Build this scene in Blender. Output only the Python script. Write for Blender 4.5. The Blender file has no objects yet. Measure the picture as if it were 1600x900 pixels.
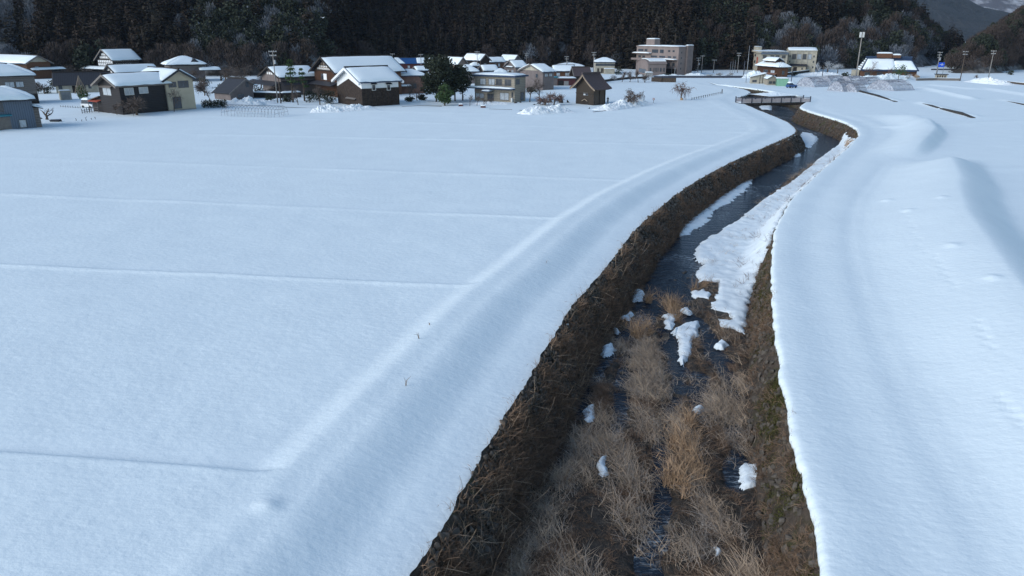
import bpy, bmesh, math, random
import numpy as np
from mathutils import Vector, Matrix, Euler

random.seed(7)
rng = np.random.default_rng(7)
SC = bpy.context.scene
COL = SC.collection
R = math.radians

# ------------------------------------------------------------------ camera, sky, sun, exposure
CAM_H = 16.0
FPX = 1150.0                       # focal length in pixels of the 1600 px wide photograph
PITCH = math.atan(400.0 / FPX)     # camera looks 19.2 degrees below the horizon
cam_d = bpy.data.cameras.new('camera')
cam_d.sensor_width = 36.0
cam_d.lens = 36.0 * FPX / 1600.0
cam_d.clip_start = 0.1
cam_d.clip_end = 20000.0
cam = bpy.data.objects.new('camera', cam_d)
COL.objects.link(cam)
cam.location = (0, 0, CAM_H)
cam.rotation_euler = (math.pi / 2 - PITCH, 0, 0)
SC.camera = cam

SUN_EL, SUN_AZ = R(22), R(-113)     # azimuth from +Y towards +X: soft light from behind the camera's left shoulder
world = bpy.data.worlds.new('World')
SC.world = world
world.use_nodes = True
wn = world.node_tree
wn.nodes.clear()
sky = wn.nodes.new('ShaderNodeTexSky')
sky.sky_type = 'NISHITA'
sky.sun_disc = False
sky.sun_elevation = SUN_EL
sky.sun_rotation = SUN_AZ
sky.altitude = 300
sky.air_density = 1.2
sky.dust_density = 0.0
sky.ozone_density = 2.0
bg = wn.nodes.new('ShaderNodeBackground')
bg.inputs['Strength'].default_value = 0.135
wo = wn.nodes.new('ShaderNodeOutputWorld')
wn.links.new(sky.outputs[0], bg.inputs[0])
wn.links.new(bg.outputs[0], wo.inputs[0])
sd = bpy.data.lights.new('sun', 'SUN')
sd.energy = 2.7
sd.angle = R(50)
sd.color = (1.0, 0.97, 0.93)
sun = bpy.data.objects.new('sun', sd)
COL.objects.link(sun)
sv = Vector((math.sin(SUN_AZ) * math.cos(SUN_EL), math.cos(SUN_AZ) * math.cos(SUN_EL), math.sin(SUN_EL)))
sun.rotation_euler = (-sv).to_track_quat('-Z', 'Y').to_euler()
sun.location = (-60, 60, 80)

SC.view_settings.view_transform = 'Standard'
SC.view_settings.look = 'None'
SC.view_settings.gamma = 1.0
SC.view_settings.exposure = 0.33
SC.render.film_transparent = False
SC.cycles.max_bounces = 6
SC.cycles.diffuse_bounces = 3
SC.cycles.transparent_max_bounces = 8

# ------------------------------------------------------------------ where a picture point lies on the ground
SP, CP = math.sin(PITCH), math.cos(PITCH)
def ground(px, py, z=0.0):
    dx, u = px - 800.0, 450.0 - py
    dy = CP * FPX + u * SP
    dz = -SP * FPX + u * CP
    t = (z - CAM_H) / dz
    return (dx * t, dy * t)
def at_dist(px, Y):
    """x of the plumb line seen at column px (at horizon level) at distance Y"""
    return (px - 800.0) * Y * CP / FPX * (1 + 0.0)
def scale_at(py):
    """pixels per metre for things standing on the ground at picture row py"""
    x, y = ground(800, py)
    return FPX / (y * CP + CAM_H * SP)

# ------------------------------------------------------------------ object helpers
def tag(o, label=None, cat=None, group=None, kind=None):
    if label: o['label'] = label
    if cat: o['category'] = cat
    if group: o['group'] = group
    if kind: o['kind'] = kind
    return o
def link(name, me, parent=None, loc=None, rot=None):
    o = bpy.data.objects.new(name, me)
    COL.objects.link(o)
    if parent: o.parent = parent
    if loc is not None: o.location = loc
    if rot is not None: o.rotation_euler = rot
    return o
def empty(name, loc, rz=0.0):
    o = bpy.data.objects.new(name, None)
    COL.objects.link(o)
    o.location = loc
    o.rotation_euler = (0, 0, rz)
    o.empty_display_size = 0.5
    return o
def mesh_np(name, V, F, mats=None, smooth=False, uvs=None):
    """V (n,3) array, F (m,k) array of quads or triangles"""
    V = np.asarray(V, dtype=np.float32); F = np.asarray(F, dtype=np.int32)
    me = bpy.data.meshes.new(name)
    me.vertices.add(len(V)); me.vertices.foreach_set('co', V.ravel())
    k = F.shape[1]
    me.loops.add(F.size); me.loops.foreach_set('vertex_index', F.ravel())
    me.polygons.add(len(F)); me.polygons.foreach_set('loop_start', np.arange(0, F.size, k, dtype=np.int32))
    if smooth: me.polygons.foreach_set('use_smooth', np.ones(len(F), dtype=bool))
    me.update(calc_edges=True)
    for m in (mats or []): me.materials.append(m)
    return me
def grid_faces(nr, nc, flip=False):
    i = np.arange(nr - 1)[:, None] * nc + np.arange(nc - 1)[None, :]
    q = np.stack([i, i + 1, i + 1 + nc, i + nc], -1).reshape(-1, 4)
    return q[:, ::-1] if flip else q

class MB:
    """collects simple shapes into one mesh"""
    def __init__(s): s.v = []; s.f = []; s.m = []
    def add(s, vs, fs, mi=0):
        b = len(s.v); s.v += [tuple(v) for v in vs]
        for f in fs: s.f.append(tuple(i + b for i in f)); s.m.append(mi)
    def box(s, x0, x1, y0, y1, z0, z1, mi=0):
        s.add([(x0,y0,z0),(x1,y0,z0),(x1,y1,z0),(x0,y1,z0),(x0,y0,z1),(x1,y0,z1),(x1,y1,z1),(x0,y1,z1)],
              [(0,3,2,1),(4,5,6,7),(0,1,5,4),(1,2,6,5),(2,3,7,6),(3,0,4,7)], mi)
    def bar(s, a, b, w, h=None, mi=0):
        """a box along the segment a-b, w wide, h deep"""
        h = h or w
        a = Vector(a); b = Vector(b); d = (b - a)
        if d.length < 1e-6: return
        d.normalize()
        up = Vector((0,0,1)) if abs(d.z) < .95 else Vector((0,1,0))
        sx = d.cross(up).normalized() * (w / 2); sy = sx.cross(d).normalized() * (h / 2)
        vs = [a - sx - sy, a + sx - sy, a + sx + sy, a - sx + sy, b - sx - sy, b + sx - sy, b + sx + sy, b - sx + sy]
        s.add(vs, [(0,1,2,3),(7,6,5,4),(0,4,5,1),(1,5,6,2),(2,6,7,3),(3,7,4,0)], mi)
    def tube(s, pts, rad, n=6, mi=0, cap=True):
        b = len(s.v); k = len(pts)
        for j, p in enumerate(pts):
            p = Vector(p)
            d = (Vector(pts[min(j+1,k-1)]) - Vector(pts[max(j-1,0)]))
            if d.length < 1e-9: d = Vector((0,0,1))
            d.normalize()
            up = Vector((0,0,1)) if abs(d.z) < .9 else Vector((1,0,0))
            sx = d.cross(up).normalized(); sy = sx.cross(d)
            r = rad[j] if isinstance(rad, (list, tuple)) else rad
            for q in range(n):
                a = 2 * math.pi * q / n
                s.v.append(tuple(p + sx * (r * math.cos(a)) + sy * (r * math.sin(a))))
        for j in range(k - 1):
            for q in range(n):
                q2 = (q + 1) % n
                s.f.append((b+j*n+q, b+j*n+q2, b+(j+1)*n+q2, b+(j+1)*n+q)); s.m.append(mi)
        if cap:
            s.f.append(tuple(b + q for q in range(n))[::-1]); s.m.append(mi)
            s.f.append(tuple(b + (k-1)*n + q for q in range(n))); s.m.append(mi)
    def prism(s, poly, axis, a0, a1, mi=0):
        """closed polygon of 2D points extruded along axis 'x','y' or 'z' from a0 to a1"""
        def P(p, a):
            return {'x': (a, p[0], p[1]), 'y': (p[0], a, p[1]), 'z': (p[0], p[1], a)}[axis]
        n = len(poly)
        s.add([P(p, a0) for p in poly] + [P(p, a1) for p in poly],
              [tuple(range(n))[::-1], tuple(range(n, 2*n))] + [(i, (i+1)%n, n+(i+1)%n, n+i) for i in range(n)], mi)
    def slab(s, quad, t, mi=0):
        """a sheet through 4 (or 3) points, given thickness t downwards along its normal"""
        q = [Vector(p) for p in quad]
        nrm = (q[1]-q[0]).cross(q[2]-q[0]).normalized()
        if nrm.z < 0: q.reverse(); nrm = -nrm
        lo = [p - nrm * t for p in q]; n = len(q)
        s.add(q + lo, [tuple(range(n)), tuple(range(n, 2*n))[::-1]] + [(i, n+i, n+(i+1)%n, (i+1)%n) for i in range(n)], mi)
    def mesh(s, name, mats, smooth=False):
        me = bpy.data.meshes.new(name)
        me.from_pydata(s.v, [], s.f)
        for m in (mats if isinstance(mats, (list, tuple)) else [mats]): me.materials.append(m)
        me.polygons.foreach_set('material_index', s.m)
        if smooth: me.polygons.foreach_set('use_smooth', [True]*len(s.f))
        bm = bmesh.new(); bm.from_mesh(me); bmesh.ops.recalc_face_normals(bm, faces=bm.faces); bm.to_mesh(me); bm.free()
        me.update()
        return me
    def build(s, name, mats, parent=None, smooth=False, **k):
        return link(name, s.mesh(name, mats, smooth), parent, **k)

# ------------------------------------------------------------------ numpy noise
def _h(ix, iy, seed):
    n = (ix.astype(np.int64) * 374761393 + iy.astype(np.int64) * 668265263 + seed * 974711) & 0xffffffff
    n = ((n ^ (n >> 13)) * 1274126177) & 0xffffffff
    n = (n ^ (n >> 16)) & 0xffff
    return n / 65535.0
def vnoise(x, y, seed=0):
    x = np.asarray(x, float); y = np.asarray(y, float)
    ix = np.floor(x); iy = np.floor(y); fx = x - ix; fy = y - iy
    fx = fx*fx*(3-2*fx); fy = fy*fy*(3-2*fy)
    ix = ix.astype(np.int64); iy = iy.astype(np.int64)
    a = _h(ix, iy, seed); b = _h(ix+1, iy, seed); c = _h(ix, iy+1, seed); d = _h(ix+1, iy+1, seed)
    return (a*(1-fx)+b*fx)*(1-fy) + (c*(1-fx)+d*fx)*fy
def fbm(x, y, seed=0, oct=4, gain=.5):
    t = 0; a = 1; s = 0
    for o in range(oct):
        t = t + a * (vnoise(x, y, seed+o) - .5); s += a; a *= gain
        x = x * 2.03 + 17.1; y = y * 2.03 + 5.3
    return t / s * 2
def sstep(a, b, x):
    t = np.clip((np.asarray(x, float) - a) / (b - a), 0, 1)
    return t*t*(3-2*t)

# ------------------------------------------------------------------ procedural materials
def _mat(name):
    m = bpy.data.materials.new(name); m.use_nodes = True
    nt = m.node_tree; b = nt.nodes['Principled BSDF']
    return m, nt, b
def _coord(nt, scale=(1,1,1), space='Object'):
    if space == 'World':
        t = nt.nodes.new('ShaderNodeNewGeometry').outputs['Position']
    else:
        t = nt.nodes.new('ShaderNodeTexCoord').outputs['Object']
    mp = nt.nodes.new('ShaderNodeMapping'); mp.inputs['Scale'].default_value = scale
    nt.links.new(t, mp.inputs['Vector'])
    return mp.outputs[0]
def _noise(nt, vec, scale, detail=4, rough=.55):
    n = nt.nodes.new('ShaderNodeTexNoise'); n.inputs['Scale'].default_value = scale
    n.inputs['Detail'].default_value = detail; n.inputs['Roughness'].default_value = rough
    nt.links.new(vec, n.inputs['Vector'])
    return n.outputs['Fac']
def _ramp(nt, fac, stops):
    r = nt.nodes.new('ShaderNodeValToRGB'); el = r.color_ramp.elements
    while len(el) < len(stops): el.new(.5)
    for e, (p, c) in zip(el, stops): e.position = p; e.color = (*c, 1) if len(c) == 3 else c
    nt.links.new(fac, r.inputs[0])
    return r.outputs[0]
def _mix(nt, fac, a, b, mode='MIX'):
    m = nt.nodes.new('ShaderNodeMix'); m.data_type = 'RGBA'; m.blend_type = mode
    for sock, v in ((m.inputs[0], fac), (m.inputs[6], a), (m.inputs[7], b)):
        if hasattr(v, 'links'): nt.links.new(v, sock)
        elif isinstance(v, (int, float)): sock.default_value = v
        else: sock.default_value = (*v, 1)
    return m.outputs[2]
def _bump(nt, b, height, strength, dist=.05, prev=None):
    n = nt.nodes.new('ShaderNodeBump'); n.inputs['Strength'].default_value = strength
    n.inputs['Distance'].default_value = dist
    nt.links.new(height, n.inputs['Height'])
    if prev is not None: nt.links.new(prev, n.inputs['Normal'])
    nt.links.new(n.outputs[0], b.inputs['Normal'])
    return n.outputs[0]
def pm(name, col, rough=.8, var=.25, scale=3.0, stretch=(1,1,1), bump=.2, bdist=.02, metal=0.0, col2=None, space='Object', spec=.3):
    m, nt, b = _mat(name)
    v = _coord(nt, stretch, space)
    n1 = _noise(nt, v, scale, 5)
    dark = tuple(c*(1-var) for c in col); lite = col2 or tuple(min(1, c*(1+var)) for c in col)
    c = _ramp(nt, n1, [(.3, dark), (.7, lite)])
    nt.links.new(c, b.inputs['Base Color'])
    b.inputs['Roughness'].default_value = rough
    b.inputs['Metallic'].default_value = metal
    b.inputs['Specular IOR Level'].default_value = spec
    if bump: _bump(nt, b, _noise(nt, v, scale*4, 4), bump, bdist)
    return m
def boards(name, col, axis='Z', pitch=.2, var=.3, rough=.85):
    """weathered boarding or siding: joints pressed in along one axis"""
    m, nt, b = _mat(name)
    v = _coord(nt)
    w = nt.nodes.new('ShaderNodeTexWave'); w.wave_type = 'BANDS'; w.bands_direction = axis
    w.inputs['Scale'].default_value = 0.314 / pitch
    w.inputs['Distortion'].default_value = .3; w.inputs['Detail'].default_value = 1
    nt.links.new(v, w.inputs['Vector'])
    n1 = _noise(nt, _coord(nt, (1,1,6) if axis != 'Z' else (1,1,1)), 2.5, 6)
    c = _ramp(nt, n1, [(.3, tuple(k*(1-var) for k in col)), (.72, tuple(k*(1+var) for k in col))])
    j = _ramp(nt, w.outputs['Fac'], [(.0, (.45,)*3), (.12, (1,)*3)])
    c = _mix(nt, 1.0, c, j, 'MULTIPLY')
    nt.links.new(c, b.inputs['Base Color']); b.inputs['Roughness'].default_value = rough
    b.inputs['Specular IOR Level'].default_value = .2
    _bump(nt, b, w.outputs['Fac'], .5, .02)
    return m

M = {}
def snow_mat(name, ground_snow):
    m, nt, b = _mat(name)
    v = _coord(nt, (1,1,1), 'World')
    n0 = _noise(nt, v, .35, 3)
    c = _ramp(nt, n0, [(.3, (.75,.84,.88)), (.7, (.79,.88,.915))] if ground_snow else [(.3, (.79,.865,.90)), (.7, (.83,.90,.93))])
    nt.links.new(c, b.inputs['Base Color'])
    b.inputs['Roughness'].default_value = .65
    b.inputs['Specular IOR Level'].default_value = .25
    if ground_snow:
        n = _bump(nt, b, _noise(nt, _coord(nt, (1,1.5,1), 'World'), 2.0, 6, .58), .42, .11)
        vv = _coord(nt, (1.2,5.5,1), 'World')
        _bump(nt, b, _noise(nt, vv, 2.2, 3), .09, .04, n)
    else:
        _bump(nt, b, _noise(nt, v, 3, 5), .5, .06)
    return m
M['snow'] = snow_mat('field_snow', True)
M['roof_snow'] = snow_mat('piled_snow', False)
def dirty_snow():
    m, nt, b = _mat('ploughed_snow')
    v = _coord(nt, (1,1,1), 'World')
    n0 = _noise(nt, v, 1.4, 6, .65)
    c = _ramp(nt, n0, [(.56, (.80,.85,.88)), (.66, (.62,.62,.61)), (.78, (.28,.25,.22))])
    nt.links.new(c, b.inputs['Base Color']); b.inputs['Roughness'].default_value = .8
    _bump(nt, b, _noise(nt, v, 4, 5), .8, .12)
    return m
M['dirty_snow'] = dirty_snow()
M['mud'] = pm('river_mud', (.030,.025,.021), .6, .5, 3.5, bump=1, bdist=.12, col2=(.085,.068,.052), space='World')
def water_mat():
    m, nt, b = _mat('stream_water')
    v = _coord(nt, (1.5,1,1), 'World')
    patch = _noise(nt, _coord(nt, (1,.6,1), 'World'), .22, 3, .5)
    patch = _ramp(nt, patch, [(.52, (0,0,0)), (.66, (1,1,1))])
    f2 = _noise(nt, _coord(nt, (1.2,3.2,1), 'World'), 1.6, 6, .72)
    f2 = _ramp(nt, f2, [(.50, (0,0,0)), (.66, (1,1,1))])
    foam = _mix(nt, 1.0, patch, f2, 'MULTIPLY')
    c = _mix(nt, foam, (.012,.024,.042), (.50,.57,.62))
    nt.links.new(c, b.inputs['Base Color'])
    r = _ramp(nt, foam, [(.0, (.10,)*3), (.6, (.6,)*3)])
    nt.links.new(r, b.inputs['Roughness'])
    b.inputs['IOR'].default_value = 1.33
    b.inputs['Specular IOR Level'].default_value = .6
    n = _bump(nt, b, _noise(nt, _coord(nt, (.8,2.4,1), 'World'), 1.1, 5, .6), 1.0, .28)
    _bump(nt, b, _noise(nt, _coord(nt, (1,2.5,1), 'World'), 5, 3), .5, .03, n)
    return m
M['water'] = water_mat()
def wall_mat(name, moss):
    m, nt, b = _mat(name)
    v = _coord(nt, (1,1,1), 'World')
    n0 = _noise(nt, v, 3.2, 6, .7); n1 = _noise(nt, v, .55, 4, .6)
    c = _ramp(nt, n0, [(.3, (.024,.018,.013)), (.55, (.064,.047,.034)), (.75, (.115,.088,.065))])
    k = _ramp(nt, n1, [(.48 - moss, (0,0,0)), (.60 - moss, (1,1,1))])
    c = _mix(nt, k, c, (.042,.042,.012))
    nt.links.new(c, b.inputs['Base Color']); b.inputs['Roughness'].default_value = .9
    _bump(nt, b, n0, .9, .12)
    return m
M['wall_left'] = wall_mat('damp_wall_soil', -.12)
M['wall_right'] = wall_mat('mossy_wall_soil', -.04)
M['stone'] = pm('wall_stone', (.075,.063,.052), .85, .45, 2.5, bump=.6, bdist=.05, col2=(.135,.118,.10), space='World')
M['straw'] = pm('dry_reed', (.42,.315,.22), .8, .4, 1.3, bump=0, space='World')
M['straw_grey'] = pm('weathered_reed', (.33,.275,.225), .85, .45, 1.1, bump=0, space='World')
M['straw_gold'] = pm('golden_reed', (.42,.28,.17), .8, .3, 1.3, bump=0, space='World')
M['straw_dark'] = pm('dead_weed', (.20,.132,.088), .85, .45, 1.5, bump=0, space='World')
M['moss'] = pm('wall_moss', (.060,.060,.016), .9, .45, 3, bump=0, space='World')
M['bark'] = pm('bark', (.085,.065,.05), .9, .4, 4, (1,1,.3), bump=.5)
M['twig'] = pm('bare_twigs', (.115,.09,.078), .9, .3, 2, bump=0)
M['twig_red'] = pm('reddish_twigs', (.15,.10,.088), .9, .3, 2, bump=0)
M['twig_frost'] = pm('frosted_twigs', (.42,.44,.46), .9, .4, 2, bump=0)
M['cedar'] = pm('cedar_needles', (.024,.025,.018), .85, .5, .5, bump=0, col2=(.050,.040,.028), space='World')
M['cedar_brown'] = pm('winter_cedar_needles', (.048,.034,.024), .85, .4, .5, bump=0, space='World')
M['evergreen'] = pm('evergreen_leaves', (.026,.034,.020), .8, .45, .6, bump=0, space='World')
M['pine'] = pm('pine_needles', (.050,.085,.030), .8, .4, 1.2, bump=0, space='World')

# ================================================================== LARGE STRUCTURE: the valley floor and the river channel
def world_line(pts, z=0.0):
    w = [ground(x, y, z) for x, y in pts]
    return np.array(w)
rimL_px = [(640,915),(648,900),(690,838),(740,742),(790,655),(835,582),(868,525),(900,472),(945,423),(1000,352),(1050,308),(1100,275),(1150,249),(1200,227),
           (1235,212),(1247,205),(1244,198),(1232,189),(1205,178),(1180,168),(1163,161),(1153,155),(1159,150),(1172,145.5),(1174,142.5),(1165,139),(1150,136),(1134,133.3),(1120,132.2)]
rimR_px = [(1286,915),(1285,900),(1280,830),(1262,760),(1240,685),(1222,590),(1213,520),(1207,460),(1206,400),(1212,355),(1235,312),(1280,268),(1325,230),
           (1343,210),(1338,200),(1320,190),(1290,181),(1260,172),(1248,167),(1258,160),(1262,154),(1242,148.5),(1224,145.8),(1190,140),(1160,136),(1134,132.8),(1120,132.0)]
def rim_fun(px):
    w = world_line(px)
    Y = w[:,1]; X = w[:,0]
    k0 = (X[3]-X[1])/(Y[3]-Y[1])
    Y = np.concatenate([[-60], Y]); X = np.concatenate([[X[0] + k0*(-60-Y[1])], X])
    # smooth interpolation through a fine running mean
    yy = np.linspace(-60, Y[-1], 3000); xx = np.interp(yy, Y, X)
    out = xx.copy()
    for i in range(3):
        k = np.clip((yy*0.012/ (yy[1]-yy[0])).astype(int), 1, 60)
        cs = np.concatenate([[0], np.cumsum(out)])
        lo = np.clip(np.arange(len(yy)) - k, 0, None); hi = np.clip(np.arange(len(yy)) + k + 1, None, len(yy))
        out = (cs[hi] - cs[lo]) / (hi - lo)
    return lambda q: np.interp(q, yy, out)
rimL_f = rim_fun(rimL_px); rimR_f = rim_fun(rimR_px)
Y_END = world_line([(1120,132.1)])[0][1]
X_END = world_line([(1120,132.1)])[0][0]
def rimL(Y):
    Y = np.asarray(Y, float)
    return np.where(Y < Y_END, rimL_f(np.minimum(Y, Y_END)), X_END)
def rimR(Y):
    Y = np.asarray(Y, float)
    return np.where(Y < Y_END, np.maximum(rimR_f(np.minimum(Y, Y_END)), rimL(Y)), X_END)

def line_dist(X, Y, a, b):
    """signed distance to the line a-b (positive on its far side) and position along it in 0..1"""
    ax, ay = a; bx, by = b
    dx, dy = bx-ax, by-ay; L = math.hypot(dx, dy)
    s = ((X-ax)*dx + (Y-ay)*dy) / L**2
    d = (-(X-ax)*dy + (Y-ay)*dx) / L
    return d, s
RIDGES = []   # paddy boundaries: (a, b, step up on the far side, ridge height, half width)
def ridge(p, q, step, h, w): RIDGES.append((ground(*p), ground(*q), step, h, w))
ridge((0,715),(392,745), -.20, .05, .34)
ridge((0,416),(722,449), -.06, .12, .30)
ridge((0,304),(862,342), .0, .13, .35)
ridge((0,246),(950,281), .0, .13, .40)
ridge((130,206),(1150,228), .0, .13, .5)
ridge((330,182),(1190,208), .0, .13, .6)
ridge((520,172),(1200,190), .0, .13, .7)

def left_height(X, Y):
    d = (rimL(Y) - X)                       # distance from the rim
    z = np.zeros_like(d)
    amp = .55 + .45*sstep(15, 60, Y)*0
    # level strip by the rim, trough, raised track, crest, then the field
    far_ = 1 - .7*sstep(80, 150, Y)
    z += far_*(-.48 + .12*sstep(0, 2.6, d) + .62*sstep(2.3, 5.6, d))
    z += -.26*far_*sstep(7.0, 8.8, d)
    z += .06*np.exp(-((d-7.0)/.75)**2)*far_**2
    field = sstep(7.0, 8.8, d)
    off = 0
    for a, b, st, h, w in RIDGES:
        D, s = line_dist(X, Y, a, b)
        z += field*h*(.75 + .9*fbm(X*.07+st*9, Y*.07, 19, 3))*np.exp(-(D/w)**2)
        off = off + field*st*sstep(-w*.6, w*1.6, D)
        if st < -.15: off = off - field*.11*sstep(.0, .35, D)*np.exp(-(np.clip(D,0,None)/1.1)**2)
    z += off + field*.30
    gx, gy = ground(420, 795, .2)
    z += .13*np.exp(-((X-gx)/.4)**2 - ((Y-gy)/.4)**2)
    # long soft drifts and small lumps
    z += .07*fbm(X*.12, Y*.12, 3, 3) + .018*fbm(X*.5, Y*.45, 23, 3) + .010*fbm(X*1.3, Y*1.6, 9, 3)*sstep(6,10,d)*(Y<90)
    # the yards between the houses lie a little rough, road bank along the field edge
    return z
CREST_N = world_line([(1600,560),(1570,470),(1530,385),(1500,310),(1482,262)])
def right_height(X, Y):
    d = X - rimR(Y)
    z = np.zeros_like(d)
    z += .05*np.exp(-((d-.9)/1.0)**2)
    z += -.06*np.exp(-((d-3.0)/1.3)**2)
    # big flood bank parallel to the river, near part and far hump
    y1 = ground(1440,262)[1]; y2 = ground(1430,186)[1]; y2a = ground(1430,243)[1]
    crest = np.interp(Y, [10, 25, 37, 53, 77, 92], [12.6, 13.4, 14.2, 15.8, 16.9, 15.6])
    foot_ = np.interp(Y, [10, 37, 60, 92], [6.0, 6.3, 7.0, 8.0])
    near = 1 - sstep(y1-3, y1+7, Y)
    t_ = np.clip((d-foot_)/(crest-foot_), 0, 1)
    rise = .55*t_ + .45*sstep(0, 1, t_)
    fall = 1 - sstep(0, 1, (d-crest+.2)/5.4)
    z += near*1.70*np.where(d > crest, fall - (1-rise)*0, rise)
    z += near*-.22*sstep(3.0, 5.5, d-crest)
    z += near*(.025*np.exp(-((d-foot_)/.35)**2) - .03*np.exp(-((d-foot_+.9)/.6)**2))
    far = sstep(y2a-3, y2a+8, Y)*(1-sstep(y2-6, y2+12, Y))
    cr2 = np.interp(Y, [96, 105, 120, 143], [9.4, 10.2, 11.8, 13.6])
    r2 = sstep(0, 1, (d-(cr2-7))/7.0); f2 = 1 - sstep(0, 1, (d-cr2-.1)/2.8)
    z += far*1.15*np.where(d > cr2, f2, r2)
    for a_, b_, n_ in (((1411,322),(1444,392),9),((1460,400),(1494,452),10),((1526,505),(1548,545),7),((1560,610),(1600,655),8)):
        A_ = ground(*a_, .9); B_ = ground(*b_, .9)
        for i_ in range(n_):
            t_ = i_/(n_-1); gx = A_[0]+(B_[0]-A_[0])*t_ + .12*(-1)**i_; gy = A_[1]+(B_[1]-A_[1])*t_
            m_ = (np.abs(Y-gy) < 1)
            z += np.where(m_, -.055*np.exp(-((X-gx)/.15)**2 - ((Y-gy)/.22)**2), 0)
    # small melt lumps on the bank
    for lx, ly in ((1471,312),(1487,385),(1549,441),(1420,322),(1388,300)):
        gx, gy = ground(lx, ly, 1.2)
        z += .14*np.exp(-((X-gx)/.45)**2 - ((Y-gy)/.5)**2)
    # terraces of the fields further right
    for p, q, st, h, w in TERR:
        D, s = line_dist(X, Y, p, q)
        m = sstep(-.05, .03, s)*(1-sstep(.97, 1.05, s))
        z += m*(h*np.exp(-(D/w)**2)) + 0*st
    z += .06*fbm(X*.15+9, Y*.10, 13, 3) + .006*fbm(X*1.2, Y*3.2, 29, 2)*(Y<90)
    return z
TERR = []
for p, q, st, h, w in (((1340,142.2),(1402,158),.3,.34,1.3),((1438,160.5),(1522,182.5),.3,.36,1.3),((1568,156),(1660,175),.3,.25,1.2),
                       ((1442,137),(1520,155),.3,.55,1.6),((1536,138),(1680,160),.3,.55,1.6),((1455,133),(1530,140),.2,.4,1.4),
                       ((1390,200),(1600,190),.1,.25,2.0),((1480,262),(1640,262),.1,.10,1.2)):
    TERR.append((ground(*p), ground(*q), st, h, w))

# rows spaced as the picture shows them, then coarser out to the mountains
rows = [-60,-40,-25,-12,-4,2,7,11,14]
yp = 930.0
while yp > 118:
    rows.append(ground(800, yp)[1])
    yp -= 1.6 if yp > 400 else (1.2 if yp > 230 else (.8 if yp > 150 else .5))
rows = sorted(set(r for r in rows if r < Y_END)) + [Y_END]
Yr = np.array(rows)
Yfar = np.concatenate([np.linspace(Y_END, 520, 90)[1:], np.linspace(520, 9000, 40)[1:]])
def cols(near, maxd):
    c = [0.0]; st = near
    while c[-1] < maxd:
        c.append(c[-1] + st)
        if c[-1] < 14: st = min(st*1.12, .16)
        elif c[-1] < 45: st = min(st*1.04, .42)
        else: st *= 1.045
    return np.array(c)
dL = cols(.05, 9000); dR = cols(.05, 9000)
def snow_sheet(name, side):
    Yall = np.concatenate([Yr, Yfar])
    d = dL if side < 0 else dR
    rim = rimL(Yall) if side < 0 else rimR(Yall)
    hgt = left_height if side < 0 else right_height
    jag = .16*fbm(Yall*1.1, Yall*0, 41 if side<0 else 77, 4)*sstep(0, 4, Y_END-Yall)
    D, YY = np.meshgrid(d, Yall)
    X = rim[:,None] + side*D + (jag[:,None])*np.exp(-D/.35)
    Z = hgt(X if side>0 else X, YY) if True else 0
    fadeo = sstep(0, 1, np.minimum(1, (Y_END + 15 - YY)/15.0))
    Z = Z*fadeo
    # rounded snow lip: the last 25 cm bend down, then tuck back under
    Z = Z - .16*np.exp(-D/.10)*fadeo
    edge = (rim + jag)
    open_ = (sstep(0, 3, Y_END-Yall))
    z0 = Z[:,0]
    lip1 = np.stack([edge - side*.035*open_, Yall, z0 - .09*open_], -1)
    lip2 = np.stack([edge - side*.02*open_, Yall, z0 - .24*open_], -1)
    lip3 = np.stack([edge + side*.20*open_, Yall, z0 - .34*open_], -1)
    lip4 = np.stack([edge + side*.9*open_, Yall, z0 - .36*open_], -1)
    G = np.stack([X, YY, Z], -1)
    G = np.concatenate([lip4[:,None], lip3[:,None], lip2[:,None], lip1[:,None], G], 1)
    nr, nc = G.shape[:2]
    me = mesh_np(name, G.reshape(-1,3), grid_faces(nr, nc, flip=(side < 0)), [M['snow']], True)
    return tag(link(name, me), 'smooth snow covering the fields on the %s of the stream' % ('left' if side<0 else 'right'), kind='structure')
snow_sheet('snow_field', -1)
snow_sheet('snow_field', 1)

# ---- channel walls and bed
DEPTH = 3.05
WB_L, WB_R = 1.9, 1.5
def wall_pt(side, Y, s):
    """point on a channel wall: s=0 at the rim, 1 at the toe"""
    rim = rimL(Y) if side < 0 else rimR(Y)
    width = np.maximum(rimR(Y) - rimL(Y), .02)
    b = np.minimum(WB_L if side < 0 else WB_R, width*.35)
    x = rim - side*(s*b) + side*.12
    z = -.22 - s*(DEPTH - .22)
    return x, z
def channel_wall(side):
    Ya = Yr[Yr > -40]
    S = np.linspace(-.02, 1.03, 22)
    SS, YY = np.meshgrid(S, Ya)
    X, Z = wall_pt(side, YY, SS)
    n = fbm(YY*1.6, SS*5 + side*10, 51, 4)
    X = X + side*(-.16*n) + side*.05
    G = np.stack([X, YY, Z], -1)
    me = mesh_np('bank_soil', G.reshape(-1,3), grid_faces(*G.shape[:2], flip=(side > 0)), [M['wall_left' if side < 0 else 'wall_right']], True)
    return me
def poly_dist(X, Y, pts):
    """distance from points to a polyline with a width at each vertex, minus half that width"""
    best = np.full(X.shape, 1e9)
    for (ax, ay, aw), (bx, by, bw) in zip(pts[:-1], pts[1:]):
        dx, dy = bx-ax, by-ay; L2 = dx*dx+dy*dy + 1e-9
        t = np.clip(((X-ax)*dx + (Y-ay)*dy)/L2, 0, 1)
        d = np.hypot(X-(ax+t*dx), Y-(ay+t*dy)) - (aw + t*(bw-aw))/2
        best = np.minimum(best, d)
    return best
WZ = -3.12
def stream(pts): return [(*ground(x, y, WZ), w) for x, y, w in pts]
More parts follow.
